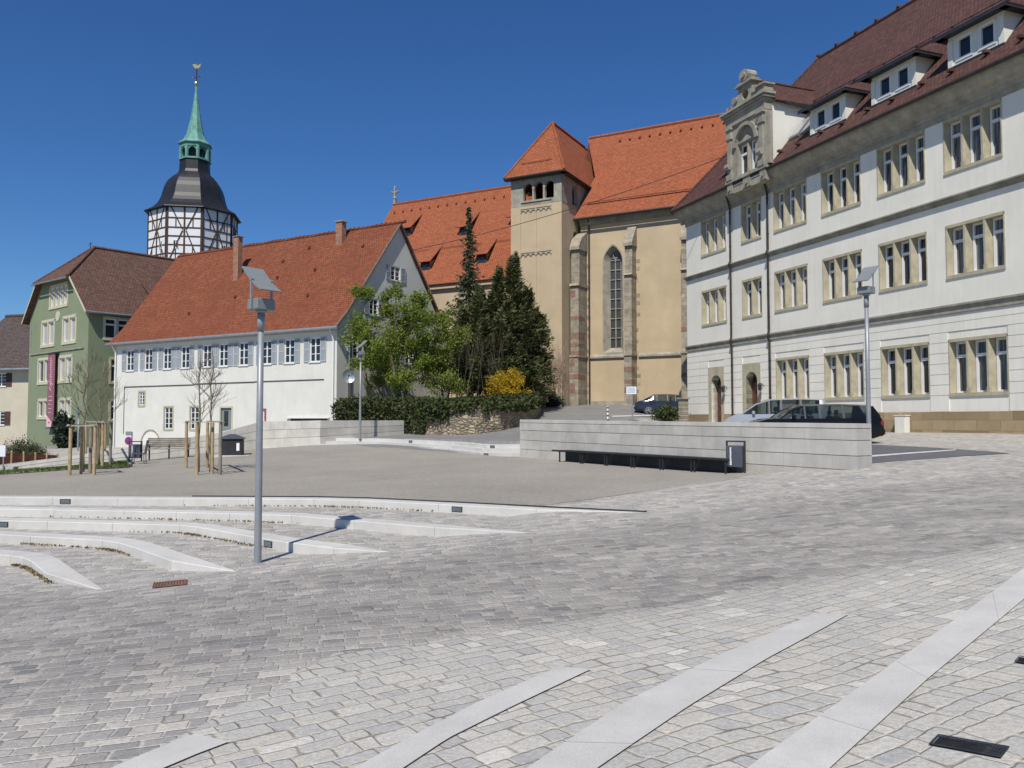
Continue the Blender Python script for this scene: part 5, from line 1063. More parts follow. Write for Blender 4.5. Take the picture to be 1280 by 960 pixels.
# long dark bench along the right wall
wl=wang
n2=Vector((wd_.y,-wd_.x)); 
if n2.y>0: n2=-n2
def onwall(u,off):
    k=(u-640)/1000; best=None
    for i in range(2001):
        p=RW[0].lerp(RW[1],i/2000)+n2*off; 
        if best is None or abs(p.x/p.y-k)<best[0]: best=(abs(p.x/p.y-k),p)
    return best[1]
a_=onwall(697,.62); bA=Vector((a_.x,a_.y)); L_=(onwall(907,.62)-bA); 
bang=math.atan2(L_.y,L_.x); BL=L_.length; zA=float(square(bA.x,bA.y)); zB=float(square(bA.x+L_.x,bA.y+L_.y))
r=thing('long_bench','very long low dark bench in front of the long grey stone wall','bench',(bA.x,bA.y,zA),bang); sl=(zB-zA)/BL
m=MB(); ns=int(BL/1.15)
sn=[(i*BL/ns,(i+1)*BL/ns) for i in range(ns)]
for a,b_ in sn:
    for k in range(5):
        y=.02+k*.09; q=[(a+.02,y,.42+sl*a),(b_-.02,y,.42+sl*b_),(b_-.02,y+.08,.42+sl*b_),(a+.02,y+.08,.42+sl*a)]; m.slab(q,.035)
m.slab([(-.35,.0,.425),(BL+.1,.0,.425+sl*BL),(BL+.1,.03,.425+sl*BL),(-.35,.03,.425)],.05); m.build('seat',BENCHD,r)
m=MB(); m.slab([(0,.34,.38),(0,.34,-.02),(BL,.34,-.02+sl*BL),(BL,.34,.38+sl*BL)],.02); m.build('underseat_shade',BENCHD,r)  # dark sheet standing in for the shade under the seat
for i,(a,b_) in enumerate(sn):
    for x in (a+.06,b_-.06):
        m=MB()
        z=sl*x; m.box(x-.018,x+.018,.02,.06,z-.03,z+.39); m.box(x-.018,x+.018,.02,.44,z+.36,z+.39); m.box(x-.018,x+.018,.40,.44,z-.03,z+.39); m.build('support',BENCHD,r)
# wooden bench by the left wall
p=sqh(211,573.5); r=thing('wooden_bench','weathered wooden bench with a backrest in front of the rising stone wall','bench',tuple(p),R(20)); L2=1.75
m=MB(); 
for k in range(4): m.box(-L2/2,L2/2,-.32+k*.1,-.24+k*.1,.43,.46)
m.build('seat',GREYW,r); m=MB()
for k in range(5): z=.50+k*.085; y=.14+k*.03; m.box(-L2/2,L2/2,y,y+.03,z,z+.075)
m.build('backrest',GREYW,r)
for x in (-L2/2+.08,.0,L2/2-.08):
    m=MB(); m.box(x-.03,x+.03,.08,.14,-.05,.5); m.box(x-.03,x+.03,-.3,.1,.38,.43); m.box(x-.03,x+.03,.14,.16,.45,.6); m.build('leg',DARKM,r)
p=sqh(174,580); r=thing('metal_chair','small dark metal mesh chair standing in front of the left litter bin','chair',tuple(p),R(-75)); m=MB(); m.box(-.25,.25,-.25,.22,.40,.43); m.build('seat',BINM,r)
m=MB(); 
for k in range(9): x=-.24+k*.06; m.tube([(x,.22,.43),(x,.30,.92)],.012,4)
m.tube([(-.25,.3,.93),(.25,.3,.93)],.018,5); m.build('backrest',BINM,r)
for x in (-.22,.22):
    for y in (-.22,.2): m=MB(); m.tube([(x,y,.4),(x*1.1,y*1.1,-.03)],.016,5); m.build('leg',BINM,r)
# dark refuse container with a hipped lid
p=sqh(290,569.5); r=thing('refuse_container','squat dark container with a hipped lid at the foot of the stone wall','container',tuple(p),R(12)); m=MB(); m.box(-.46,.46,-.35,.35,.03,.72,None,.03); bd=m.build('body',BENCHD,r)
m=MB(); m.add([(-.52,-.41,.72),(.52,-.41,.72),(.52,.41,.72),(-.52,.41,.72),(-.52,-.41,.76),(.52,-.41,.76),(.52,.41,.76),(-.52,.41,.76),(-.12,-.03,.93),(.12,-.03,.93),(.12,.03,.93),(-.12,.03,.93)],[(0,3,2,1),(0,1,5,4),(1,2,6,5),(2,3,7,6),(3,0,4,7),(4,5,9,8),(5,6,10,9),(6,7,11,10),(7,4,8,11),(8,9,10,11)]); m.build('lid',BINM,r)
m=MB(); m.box(.22,.34,-.357,-.35,.22,.55); m.build('sticker',SIGNW,bd)
m=MB(); m.box(-.7,.75,-.55,.5,-.06,.03); m.build('base_slab',GRAN,r)
# metal plate / gratings and covers set in the paving
def cover(name,pix,mat,lab,cat,bars=0,th=.02,extra=None):
    P=[gp(*q) for q in pix]; c=sum(P,Vector())/4; r=thing(name,lab,cat,tuple(c)); n_=(P[1]-P[0]).cross(P[3]-P[0]).normalized(); n_=n_ if n_.z>0 else -n_
    up=n_*.012; m=MB(); Q=[p-c+up for p in P]
    def at(a,b): return Q[0].lerp(Q[1],a).lerp(Q[3].lerp(Q[2],a),b)
    e=.07; m.add([at(0,0),at(1,0),at(1,1),at(0,1),at(e*.4,e*2),at(1-e*.4,e*2),at(1-e*.4,1-e*2),at(e*.4,1-e*2)],[(0,1,5,4),(1,2,6,5),(2,3,7,6),(3,0,4,7)]); m.build('frame',mat,r)
    m=MB(); m.poly([at(e*.4,e*2)-n_*.008,at(1-e*.4,e*2)-n_*.008,at(1-e*.4,1-e*2)-n_*.008,at(e*.4,1-e*2)-n_*.008]); m.build('plate',JOINT if bars else mat,r)
    m=MB()
    if bars:
        for i in range(bars): a=e*.4+(i+.25)/bars*(1-e*.8); b_=a+.55/bars; m.slab([at(a,.1)+n_*.004,at(b_,.1)+n_*.004,at(b_+.01,.9)+n_*.004,at(a+.01,.9)+n_*.004],.015)
    else:
        for i in range(20):
            a=.06+i*.033; 
            for j in range(3): b_=.2+j*.22; m.slab([at(a,b_),at(a+.018,b_+.06),at(a+.03,b_+.16),at(a+.012,b_+.10)],.006)
        m.slab([at(.78,.2),at(.95,.2),at(.95,.3),at(.78,.3)],.006); m.slab([at(.78,.7),at(.95,.7),at(.95,.8),at(.78,.8)],.006)
        for i in range(4): a=.80+i*.04; m.slab([at(a,.35),at(a+.02,.35),at(a+.02,.65),at(a,.65)],.006)
    m.build('bars' if bars else 'raised_pattern',mat,r)
cover('drain_grate',[(190,736),(234,731.5),(234.5,724.8),(192,729)],RUST,'rusty drain grate in the paving below the lowest steps','drain',11)
cover('iron_cover',[(1160.7,932.5),(1251.5,949.7),(1263,935.5),(1173,920)],IRON,'long dark cast iron cover in the bottom right corner of the paving','cover')
cover('iron_cover',[(1268,829),(1300,834),(1303,825),(1274,821.5)],IRON,'small dark iron cover at the right edge beside the widest granite band','cover')

# ---------------------------------------------------------------- signs and posts
p=Vector(Y3(789.5,524,47.5)); p.z=gz(p.x,p.y); s1=thing('parking_sign','white rectangular sign with rows of small blue text on a grey post','sign',tuple(p),R(-6)); hz=atY(789.5,488,47.5).z-p.z
m=MB(); m.tube([(.05,0,-.1),(.05,0,hz)],.035,8); m.build('post',GALV,s1); m=MB(); m.box(-.29,.29,-.05,-.03,hz-.22,hz+.22); bd=m.build('board',SIGNW,s1); m=MB(); rn=random.Random(2)
for i in range(6):
    x=-.24; z=hz+.14-i*.06
    while x<.2: w_=rn.uniform(.03,.09); m.box(x,min(x+w_,.25),-.056,-.05,z,z+.028); x+=w_+.015
m.build('lettering',SIGNB,bd)
p=Vector(Y3(759.7,524,47.5)); p.z=gz(p.x,p.y); s2=thing('marker_post','short striped marker post on the asphalt left of the white sign','post',tuple(p)); m=MB(); m.tube([(0,0,-.05),(0,0,.86)],.055,8); bd=m.build('shaft',SIGNW,s2); m=MB()
for z in (.0,.25,.5,.72): m.tube([(0,0,z),(0,0,z+.09)],.058,8)
m.build('dark_band',DARKM,bd)
p=Vector(Y3(162,580,40.5)); s3=thing('no_stopping_sign','round blue and red traffic sign with a small plate above it by the white house','sign',tuple(p),R(-8)); hz=atY(159,551,40.5).z-p.z
m=MB(); m.tube([(.1,0,-.5),(.1,0,hz+.45)],.03,7); m.build('post',GALV,s3); m=MB(); m.tube([(-.05,-.05,hz),(-.05,-.03,hz)],.2,20); bd=m.build('disc',SIGNBL,s3)
m=MB(); Q=[(-.05+.205*math.cos(2*math.pi*i/24),hz+.205*math.sin(2*math.pi*i/24)) for i in range(24)]; Q2=[(-.05+.16*math.cos(2*math.pi*i/24),hz+.16*math.sin(2*math.pi*i/24)) for i in range(24)]
for i in range(24): j=(i+1)%24; m.ex([Q[i],Q[j],Q2[j],Q2[i]],-.06,-.05)
m.ex([(-.18,hz+.10),(-.15,hz+.13),(.08,hz-.10),(.05,hz-.13)],-.06,-.05); m.build('red_ring',SIGNR,bd)
m=MB(); m.box(-.22,.12,-.05,-.035,hz+.27,hz+.47); m.build('plate',LEAD,s3)
p=Vector(Y3(3,592,35.5)); s4=thing('street_sign_board','pale board on a stone block at the left edge of the picture','sign',tuple(p),R(10)); m=MB(); m.box(-.45,.1,-.02,.02,.75,1.25); m.build('board',SIGNW,s4); m=MB(); m.box(-.4,-.35,-.02,.02,0,.75); m.box(.0,.05,-.02,.02,0,.75); m.build('post',GALV,s4); m=MB(); m.box(-.6,.42,.05,.6,-.1,.30,None,.02); m.build('block',WALLST,s4)
# gate pillar near the office building corner
p=Vector(Y3(854.5,528,49.5)); p.z=gz(p.x,p.y)-.1; r=thing('brick_pillar','banded brick gate pillar with a flat cap beside the office building','pillar',tuple(p),R(-60)); ht=atY(854,499,49.5).z-p.z
m=MB(); z=0.; i=0
while z<ht-.02: m.box(-.24,.24,-.2,.2,z,z+.115,.85 if i%2 else 1.15,.01); z+=.13; i+=1
m.build('shaft',QUOIN,r); m=MB(); m.box(-.225,.225,-.185,.185,0,ht); m.build('mortar',JOINT,r); m=MB(); m.box(-.32,.32,-.28,.28,ht,ht+.09,None,.02); m.build('cap',SANDG,r)
# grey cabinet against the plinth of the office building
m=MB(); m.box(-.30,.30,-.28,0,-.1,.80,None,.02); m.box(-.33,.33,-.31,.0,.80,.84)
xx=17.45; wp=B.r.matrix_basis@Vector((xx,-.08,0)); r=thing('utility_cabinet','pale grey utility cabinet against the sandstone plinth of the office building','cabinet',(wp.x,wp.y,-.62),R(-70)); m.build('body',PL_WG,r); m=MB(); m.box(-.26,-.01,-.29,-.28,.02,.76); m.box(.01,.26,-.29,-.28,.02,.76); m.build('door',PL_R,r)
# satellite dish on a mast in the shrubs
p=atY(436,497,47); r=thing('satellite_dish','round grey satellite dish on a mast by the gable of the white house','satellite dish',tuple(p),R(14)); hz=atY(435,470,47).z-p.z
m=MB(); V=[];Fc=[]; 
for i in range(7):
    rr=.38*i/6
    for k in range(20): a=2*math.pi*k/20; V.append((rr*math.cos(a),.12*(rr/.38)**2*-1+.05,hz+rr*1.06*math.sin(a)))
for i in range(6):
    for k in range(20): Fc.append((i*20+k,i*20+(k+1)%20,(i+1)*20+(k+1)%20,(i+1)*20+k))
m.add(V,Fc); m.add([(x,y+.02,z) for x,y,z in V],Fc); m.build('dish',LEAD,r,smooth=True); m=MB(); m.tube([(0,.1,-.8),(0,.1,hz)],.03,6); m.build('mast',PIPE,r); m=MB(); m.tube([(0,.0,hz-.36),(-.1,-.38,hz-.25),(-.02,-.42,hz)],.015,5); m.box(-.06,.03,-.48,-.38,hz-.04,hz+.05); m.build('receiver_arm',PIPE,r)
# overhead cable
m=MB(); A=atY(1003-80,189,46.5); Bp=atY(490,318,58); P=[]
for i in range(25): t_=i/24; q=A.lerp(Bp,t_); P.append((q.x,q.y,q.z-1.5*4*t_*(1-t_)*.35))
m.tube(P,.022,5); tag(m.build('overhead_cable',PIPE),'thin black cable sagging across the sky in front of the church','cable')

# ---------------------------------------------------------------- cars
def car(kind,loc,deg,paint,lab,cat='car'):
    K=dict(wagon=dict(L=4.65,W=.88,bel=.92,rf=1.46,cowl=1.15,wt=1.95,xb=2.45,xc=3.25,xd=4.1,xr=4.3,xg=4.55,gz=.98),
           mpv=dict(L=4.35,W=.88,bel=1.0,rf=1.66,cowl=.85,wt=1.85,xb=2.3,xc=3.05,xd=3.8,xr=3.95,xg=4.22,gz=1.08),
           sedan=dict(L=4.8,W=.9,bel=.90,rf=1.43,cowl=1.35,wt=2.1,xb=2.6,xc=3.3,xd=3.62,xr=3.55,xg=4.2,gz=.99),
           suv=dict(L=4.5,W=.9,bel=1.05,rf=1.7,cowl=1.15,wt=1.8,xb=2.35,xc=3.15,xd=3.95,xr=4.15,xg=4.4,gz=1.1))[kind]
    r=thing('parked_car',lab,cat,tuple(loc),R(deg)); L,W,bel,rf=K['L'],K['W'],K['bel'],K['rf']; cowl,wt,xb,xc,xd,xr,xg=[K[k] for k in ('cowl','wt','xb','xc','xd','xr','xg')]
    if kind=='sedan': st=[0,.05,.25,.7,cowl,(cowl+wt)/2,wt,wt+.06,xb,xb+.08,xc,xc+.05,xr,(xr+xg)/2,xg,L-.1,L]
    else: st=[0,.05,.25,.7,cowl,(cowl+wt)/2,wt,wt+.06,xb,xb+.08,xc,xc+.08,xd,xr,xg,L-.04,L]
    def hood(x):
        if x<=.05: return .52+ (x/.05)*.12
        if x<cowl: return .64+(bel-.64+.03)*math.sin(math.pi/2*min(1,(x-.05)/(cowl-.05)))**.8
        if x>=xg: 
            d=(L-x)/(L-xg+1e-6); return K['gz']-.16*(1-d)
        return bel+.04*(x-cowl)/(xg-cowl)
    def roof(x):
        if x<=cowl or x>=xg: return hood(x)+.0
        if x<wt: t_=(x-cowl)/(wt-cowl); return hood(cowl)+(rf-.05-hood(cowl))*math.sin(t_*math.pi/2)**.92
        if x<xr: t_=(x-wt)/(xr-wt); return rf-.05+.05*math.sin(t_*math.pi*.8)-.03*t_*t_
        t_=(x-xr)/(xg-xr); return (rf-.045)+(K['gz']-(rf-.045))*t_**1.25
    rings=[]
    for x in st:
        e=min(x/.6,1); e2=min((L-x)/.5,1); hw=W*(.80+.20*math.sin(e*math.pi/2))*(.88+.12*math.sin(e2*math.pi/2)); zl=.24 if .3<x<L-.3 else .32
        b=hood(x); z=roof(x); cab=z-b>.02; rw=W*.72 if cab else hw*.82
        if cab: f=(z-b)/(rf-b); rw=hw*(.93-.2*f)
        rings.append([(0,zl),(hw*.86,zl),(hw,zl+.14),(hw*1.0,(zl+b)*.55),(hw*.965,b),(hw*.965+(rw-hw*.965)*.5,b+(z-.05-b)*.5) if cab else (hw*.93,b+.012),(rw,z-.05) if cab else (hw*.88,b+.022),(rw*.62,z+.0) if cab else (hw*.5,b+.035),(0,z+.012) if cab else (0,b+.04)])
    body=MB(); glass_=MB(); pilm=MB()
    def q(i,j,s_,mbx,off=0): 
        P=[(st[i],s_*rings[i][j][0],rings[i][j][1]),(st[i+1],s_*rings[i+1][j][0],rings[i+1][j][1]),(st[i+1],s_*rings[i+1][j+1][0],rings[i+1][j+1][1]),(st[i],s_*rings[i][j+1][0],rings[i][j+1][1])]
        mbx.add(P,[(0,1,2,3)])
    for i in range(len(st)-1):
        a,b=st[i],st[i+1]
        for j in range(8):
            g=False
            if j in (4,5):
                if a>=cowl-.01 and b<=wt+.01: g=True
                if (a>=wt+.05 and b<=xb+.01) or (a>=xb+.07 and b<=xc+.01) or (a>=xc+.04 and b<=(xd if kind!='sedan' else xr)+.01): g=True
            if j in (6,7):
                if a>=cowl-.01 and b<=wt+.01: g=True
                if a>=xr-.01 and b<=xg+.01: g=True
            pl=j in (4,5) and not g and wt-.01<=a and b<=xd+.01 and b-a<.12
            for s_ in (-1,1): q(i,j,s_,glass_ if g else (pilm if pl else body))
    for e in (0,len(st)-1):
        for s_ in (-1,1): body.add([(st[e],s_*p_[0],p_[1]) for p_ in rings[e]],[tuple(range(9))])
    me=body.mesh('body',paint); me.polygons.foreach_set('use_smooth',[True]*len(me.polygons))
    bm=bmesh.new(); bm.from_mesh(me); bmesh.ops.remove_doubles(bm,verts=bm.verts,dist=.001); bmesh.ops.recalc_face_normals(bm,faces=bm.faces)
    for e in bm.edges:
        if len(e.link_faces)==2 and e.calc_face_angle(0)>R(38): e.smooth=False
    bm.to_mesh(me); bm.free(); bd=ob('body',me,r)
    glass_.build('windows',CARG,r); pilm.build('door_pillar',DARKM,r)
    m=MB()
    for s_ in (-1,1):
        ic=st.index(cowl); iw=st.index(wt); m.tube([(st[k],s_*rings[k][6][0],rings[k][6][1]) for k in range(ic,iw+1)],.028,6); ir=st.index(xr); ig=st.index(xg); m.tube([(st[k],s_*rings[k][6][0],rings[k][6][1]) for k in range(ir,ig+1)],.035,6)
    m.build('pillar_trim',paint,bd)
    m=MB()
    for s_ in (-1,1):
        for x in (xb+.04,): pass
        m.box(cowl+.35,cowl+.47,s_*(W+.02)-.09,s_*(W+.02)+.09,bel+.0,bel+.14,None,.03)
    m.build('door_mirror',paint,bd)
    m=MB(); m.box(cowl+.2,xr-.2,-W*.8,W*.8,.35,.55); 
    for sx in (wt+.25,wt+1.15):
        for y in (-.38,.38): m.box(sx,sx+.14,y-.24,y+.24,.5,bel+.12,None,.05); m.box(sx+.03,sx+.12,y-.12,y+.12,bel+.14,bel+.32,None,.03)
    m.box(cowl+.15,cowl+.5,-W*.8,W*.8,.6,bel-.02); m.build('seats',SEATF,r)
    for x in (.82,L-.92):
        for s_ in (-1,1):
            m=MB(); y=s_*(W-.1); m.tube([(x,y-.1,.31),(x,y-.08,.31),(x,y+.08,.31),(x,y+.1,.31)],[.27,.315,.315,.27],20); wh=m.build('wheel',RUBBER,r)
            m=MB(); ya=y+s_*.102; m.tube([(x,ya-.01,.31),(x,ya+.004,.31)],.20,18); 
            m.build('rim',DARKM,wh); m=MB()
            for k in range(5): a=2*math.pi*k/5; c,s3=math.cos(a),math.sin(a); m.add([(x-.035*s3,ya+s_*.012,.31+.035*c),(x+.035*s3,ya+s_*.012,.31-.035*c),(x+.2*c+.03*s3,ya+s_*.012,.31+.2*s3-.03*c),(x+.2*c-.03*s3,ya+s_*.012,.31+.2*s3+.03*c)],[(0,1,2,3)])
            Q=[(.2,.23)]
            for k in range(18):
                a,b=2*math.pi*k/18,2*math.pi*(k+1)/18; m.add([(x+.19*math.cos(a),ya+s_*.012,.31+.19*math.sin(a)),(x+.19*math.cos(b),ya+s_*.012,.31+.19*math.sin(b)),(x+.225*math.cos(b),ya+s_*.012,.31+.225*math.sin(b)),(x+.225*math.cos(a),ya+s_*.012,.31+.225*math.sin(a))],[(0,1,2,3)])
            m.build('spokes',RIM,wh)
            m=MB(); m.tube([(x,s_*(W-.25),.33),(x,s_*(W+.004),.33)],.365,22); m.build('wheel_arch',BENCHD,bd)
    for s_ in (-1,1):
        m=MB(); m.box(L-.12,L+.004,s_*(W-.2)-.12,s_*(W-.2)+.10,.68 if kind!='sedan' else .66,.86,None,.02); m.build('tail_light',REDL,r)
        m=MB(); m.box(-.002,.3,s_*(W-.22)-.13,s_*(W-.22)+.06,.52,.64,None,.03); m.build('headlight',CARG,r)
    m=MB(); m.box(L-.05,L+.07,-W*.86,W*.86,.36,.58,None,.04); m.box(-.07,.05,-W*.8,W*.8,.30,.5,None,.04); m.build('bumper',paint,bd)
    if kind in('wagon',): 
        m=MB(); m.tube([(wt+.25,-.05,rf+.0),(wt+.32,-.05,rf+.05)],.01,4); m.build('aerial',DARKM,bd)
    return r
def place_tail(u,Y,kind,deg,L,paint,lab,zoff=0.,hw=.88):
    """car by the position of its tail centre; heading deg is the direction from nose to tail"""
    t=atY(u,525,Y); d=Vector((math.cos(R(deg)),math.sin(R(deg)))); n=Vector((t.x-d.x*L,t.y-d.y*L)); z=gz((n.x+t.x)/2,(n.y+t.y)/2)+zoff
    return car(kind,(n.x,n.y,z),deg,paint,lab)
place_tail(1094,28.6,'wagon',-4,4.65,BLACKCAR,'black estate car parked behind the right end of the long stone wall')
place_tail(1040,32.5,'mpv',-14,4.35,SILVER,'silver people carrier parked behind the black estate car')
# sedan heading right: tail on the left
t=atY(794,525,54.5); car('sedan',(t.x+4.8*math.cos(R(-10)),t.y+4.8*math.sin(R(-10)),gz(t.x+2.4,t.y-.4)+.0),170,BLUECAR,'dark blue saloon car parked under the church wall')
t=atY(677.5,525,57.2); car('suv',(t.x-3.8,t.y+2.3,gz(t.x-.5,t.y+.5)+.1),-31,GREYCAR,'grey car half hidden behind the yellow flowering bush')

# ---------------------------------------------------------------- vegetation
def leaves(P,size,name,mat,parent=None,loc=(0,0,0),seed=1,flat=.0,asp=.55,tints=None,dirs=None,droop=0.):
    """many small leaf faces in one mesh; P is an (n,3) array of positions"""
    g=np.random.default_rng(seed); P=np.asarray(P,float); n=len(P)
    u=g.normal(size=(n,3)) if dirs is None else np.asarray(dirs,float)+g.normal(size=(n,3))*.35
    u[:,2]*=(1-flat); u[:,2]-=droop; u/=np.linalg.norm(u,axis=1)[:,None]
    w=g.normal(size=(n,3)); v=np.cross(u,w); v/=np.linalg.norm(v,axis=1)[:,None]
    s=(size*g.uniform(.6,1.4,n))[:,None]; a=u*s; b=v*s*asp
    V=np.stack([P-a*.5,P+b*.5,P+a*.5,P-b*.5],1).reshape(-1,3)
    me=bpy.data.meshes.new(name); me.vertices.add(4*n); me.vertices.foreach_set('co',V.ravel()); me.loops.add(4*n); me.loops.foreach_set('vertex_index',np.arange(4*n,dtype=np.int32))
    me.polygons.add(n); me.polygons.foreach_set('loop_start',np.arange(0,4*n,4,dtype=np.int32)); me.update(calc_edges=True)
    at=me.attributes.new('tint','FLOAT','FACE'); tt=g.uniform(.65,1.35,n) if tints is None else tints*g.uniform(.8,1.2,n); at.data.foreach_set('value',tt.astype(np.float32)); me.uv_layers.new(name='UVMap')
    me.materials.append(mat); return ob(name,me,parent,loc)
def twig(mb,p,d,L,r,dep,spread=.5,up=.25,n=(2,3),tips=None,rng=random,seg=3,rmin=.004,sides=5):
    pts=[p]; rr=[r]; q=Vector(p); dd=Vector(d).normalized()
    for i in range(seg):
        dd=(dd+Vector((rng.gauss(0,.09),rng.gauss(0,.09),rng.gauss(0,.05)+up*.12))).normalized(); q=q+dd*(L/seg); pts.append(q.copy()); rr.append(max(rmin,r*(1-.5*(i+1)/seg)))
    mb.tube(pts,rr,sides,False)
    if tips is not None and dep<=1: tips+= [tuple(x) for x in pts[1:]]
    if dep>0:
        for k in range(rng.randint(*n)):
            t_=rng.uniform(.35,1.); x=t_*seg; i=min(int(x),seg-1); b=pts[i].lerp(pts[i+1],x-i) if isinstance(pts[i],Vector) else Vector(pts[i]).lerp(Vector(pts[i+1]),x-i)
            a=rng.uniform(0,2*math.pi); o=dd.orthogonal().normalized(); o=Matrix.Rotation(a,3,dd)@o; nd=(dd+o*spread*rng.uniform(.6,1.4)+Vector((0,0,up))).normalized()
            twig(mb,b,nd,L*rng.uniform(.5,.75),max(rmin,rr[-1]*.8),dep-1,spread,up,n,tips,rng,seg,rmin,max(3,sides-1))
def sapling(base,H,wd,lab,seed):
    rg=random.Random(seed); r=thing('bare_sapling',lab,'young tree',tuple(base),0,'leafless young trees in wooden guards'); m=MB(); trunk=[Vector((0,0,-.05))]; 
    for i in range(1,9): trunk.append(Vector((rg.gauss(0,.02)*i*.4,rg.gauss(0,.02)*i*.4,H*.92*i/8)))
    m.tube(trunk,[.045*(1-.085*i) for i in range(9)],8); m.build('trunk',BARKG,r,smooth=True)
    c=MB()
    for k in range(19):
        t_=rg.uniform(.38,.98); x=t_*8; i=min(int(x),7); b=trunk[i].lerp(trunk[i+1],x-i); a=rg.uniform(0,6.28); L=wd*(1.15-t_)*rg.uniform(.7,1.2)
        twig(c,b,(math.cos(a),math.sin(a),.75),L,.011,2,.5,.35,(2,4),None,rg,3,.0038,4)
    c.build('branches',TWIG,r); return r
def guard(pts,top,lab):
    """pts: ground points of the stakes; planks join their tops"""
    c=sum((Vector(p) for p in pts),Vector())/len(pts); r=thing('tree_guard',lab,'tree guard',tuple(c),0,'wooden guards around the young trees')
    for i,p in enumerate(pts):
        q=Vector(p)-c; m=MB(); rr=.055; m.tube([(q.x,q.y,q.z-.1),(q.x+random.uniform(-.02,.02),q.y,top-c.z-.03)],rr,9); m.build('stake',POSTW if i%3!=2 else GREYW,r)
    n=len(pts); m=MB()
    order=sorted(range(n),key=lambda i:math.atan2((Vector(pts[i])-c).y,(Vector(pts[i])-c).x))
    for k in range(n):
        a=Vector(pts[order[k]])-c; b=Vector(pts[order[(k+1)%n]])-c; d=(b-a); d.z=0; L=d.length; d.normalize(); s_=Vector((-d.y,d.x,0))*.05; z=top-c.z-.03; a=Vector((a.x,a.y,z+.03*(k%2)))-d*.12; b=Vector((b.x,b.y,z+.03*(k%2)))+d*.12
        m.slab([a-s_,b-s_,b+s_,a+s_],.028)
    m.build('top_planks',M('pale_plank',(.42,.37,.29),.15,4,.85,0,.3,30),r); return c
def sq(u,v): p=sqh(u,v); return (p.x,p.y,p.z)
cA=guard([sq(87,594),sq(101,592.5),sq(112.5,592),sq(117.5,594)],atY(100,530.5,sqh(100,593).y).z,'leftmost tree guard of pale round stakes on the gravel')
cB=guard([sq(107,582.5),sq(121,582.5),sq(137.5,583),sq(128,584.5),sq(131,580)],atY(125,526.5,sqh(125,583).y).z,'tree guard of round stakes just behind and right of the leftmost one')
cC=guard([sq(232.5,585),sq(246,594),sq(275,593.5),sq(259,585)],atY(250,526,sqh(250,590).y).z,'tree guard of round stakes left of the dark container')
stk=sq(265,593); m=MB(); m.tube([(0,0,-.1),(0,0,atY(265,527,sqh(265,593).y).z-stk[2])],.05,9); tag(m.build('tree_stake',POSTW,None,stk),'single pale stake beside the second young trunk, left of the dark container','stake')
def treeat(u,v,vt,wd,lab,seed):
    p=Vector(sq(u,v)); return sapling(p,atY(u,vt,p.y).z-p.z,wd,lab,seed)
treeat(104,590,428,1.35,'bare young tree inside the leftmost stake guard',11)
treeat(124,582.5,440,1.4,'bare young tree in the second stake guard, in front of the green house',12)
treeat(248,590,425,1.25,'bare young tree with its trunk by the left stakes of the right tree guard',13)
treeat(263,590,432,1.25,'bare young tree next to the single stake left of the dark container',14)

# planted bank behind the middle lamp, held by a rubble wall
bank=[(-9.9,44.9),(-6.3,45.2),(-4.5,43.2),(-1.9,42.1),(.2,44.7),(1.1,49),(1.35,54.2),(-2.4,57.5),(-4.2,58.6),(-10.3,48.3)]
def bankz(x,y):
    d=float(sdist(np.array([x]),np.array([y]),bank)[0]); e=.45+.04*max(0,y-43)+.05*max(0,x+6); return e+.55*min(1,max(0,-d)/3.)
ext=[(x,y) for x in np.arange(-10.5,2,.6) for y in np.arange(42,62,.6) if inside((x,y),bank)]
V,Fc=tri2d(bank,(),ext); m=MB(); m.add([(p.x,p.y,bankz(p.x,p.y)) for p in V],Fc); n=len(bank)
for i in range(n): a,b=bank[i],bank[(i+1)%n]; m.poly([(a[0],a[1],-2),(b[0],b[1],-2),(b[0],b[1],bankz(*b)),(a[0],a[1],bankz(*a))])
tag(m.build('earth_bank',SOIL),kind='structure')
pth=[Vector(p) for p in [(-6.35,44.8),(-4.5,42.9),(-3.2,42.0),(-1.9,41.6),(-.7,42.4),(.5,44.5),(1.0,46.5),(1.4,49),(1.7,52),(1.9,55.5)]]; tp=[.35,.50,.62,.74,.82,.90,1.0,1.1,1.25,1.4]
m=MB(); g=random.Random(4)
W_=[]
for i,p in enumerate(pth):
    d=(pth[min(i+1,9)]-pth[max(i-1,0)]).normalized(); nn=Vector((d.y,-d.x)); W_.append((p+nn*.12,p-nn*.3))
for i in range(9):
    m.add([(W_[i][0].x,W_[i][0].y,-1.6),(W_[i+1][0].x,W_[i+1][0].y,-1.6),(W_[i+1][0].x,W_[i+1][0].y,tp[i+1]),(W_[i][0].x,W_[i][0].y,tp[i]),(W_[i][1].x,W_[i][1].y,tp[i]),(W_[i+1][1].x,W_[i+1][1].y,tp[i+1]),(W_[i][1].x,W_[i][1].y,-1.6),(W_[i+1][1].x,W_[i+1][1].y,-1.6)],[(0,1,2,3),(3,2,5,4),(4,5,7,6)])
tag(m.build('rubble_wall',RUBBLE),'curved rough rubble wall holding the ivy covered bank','wall')
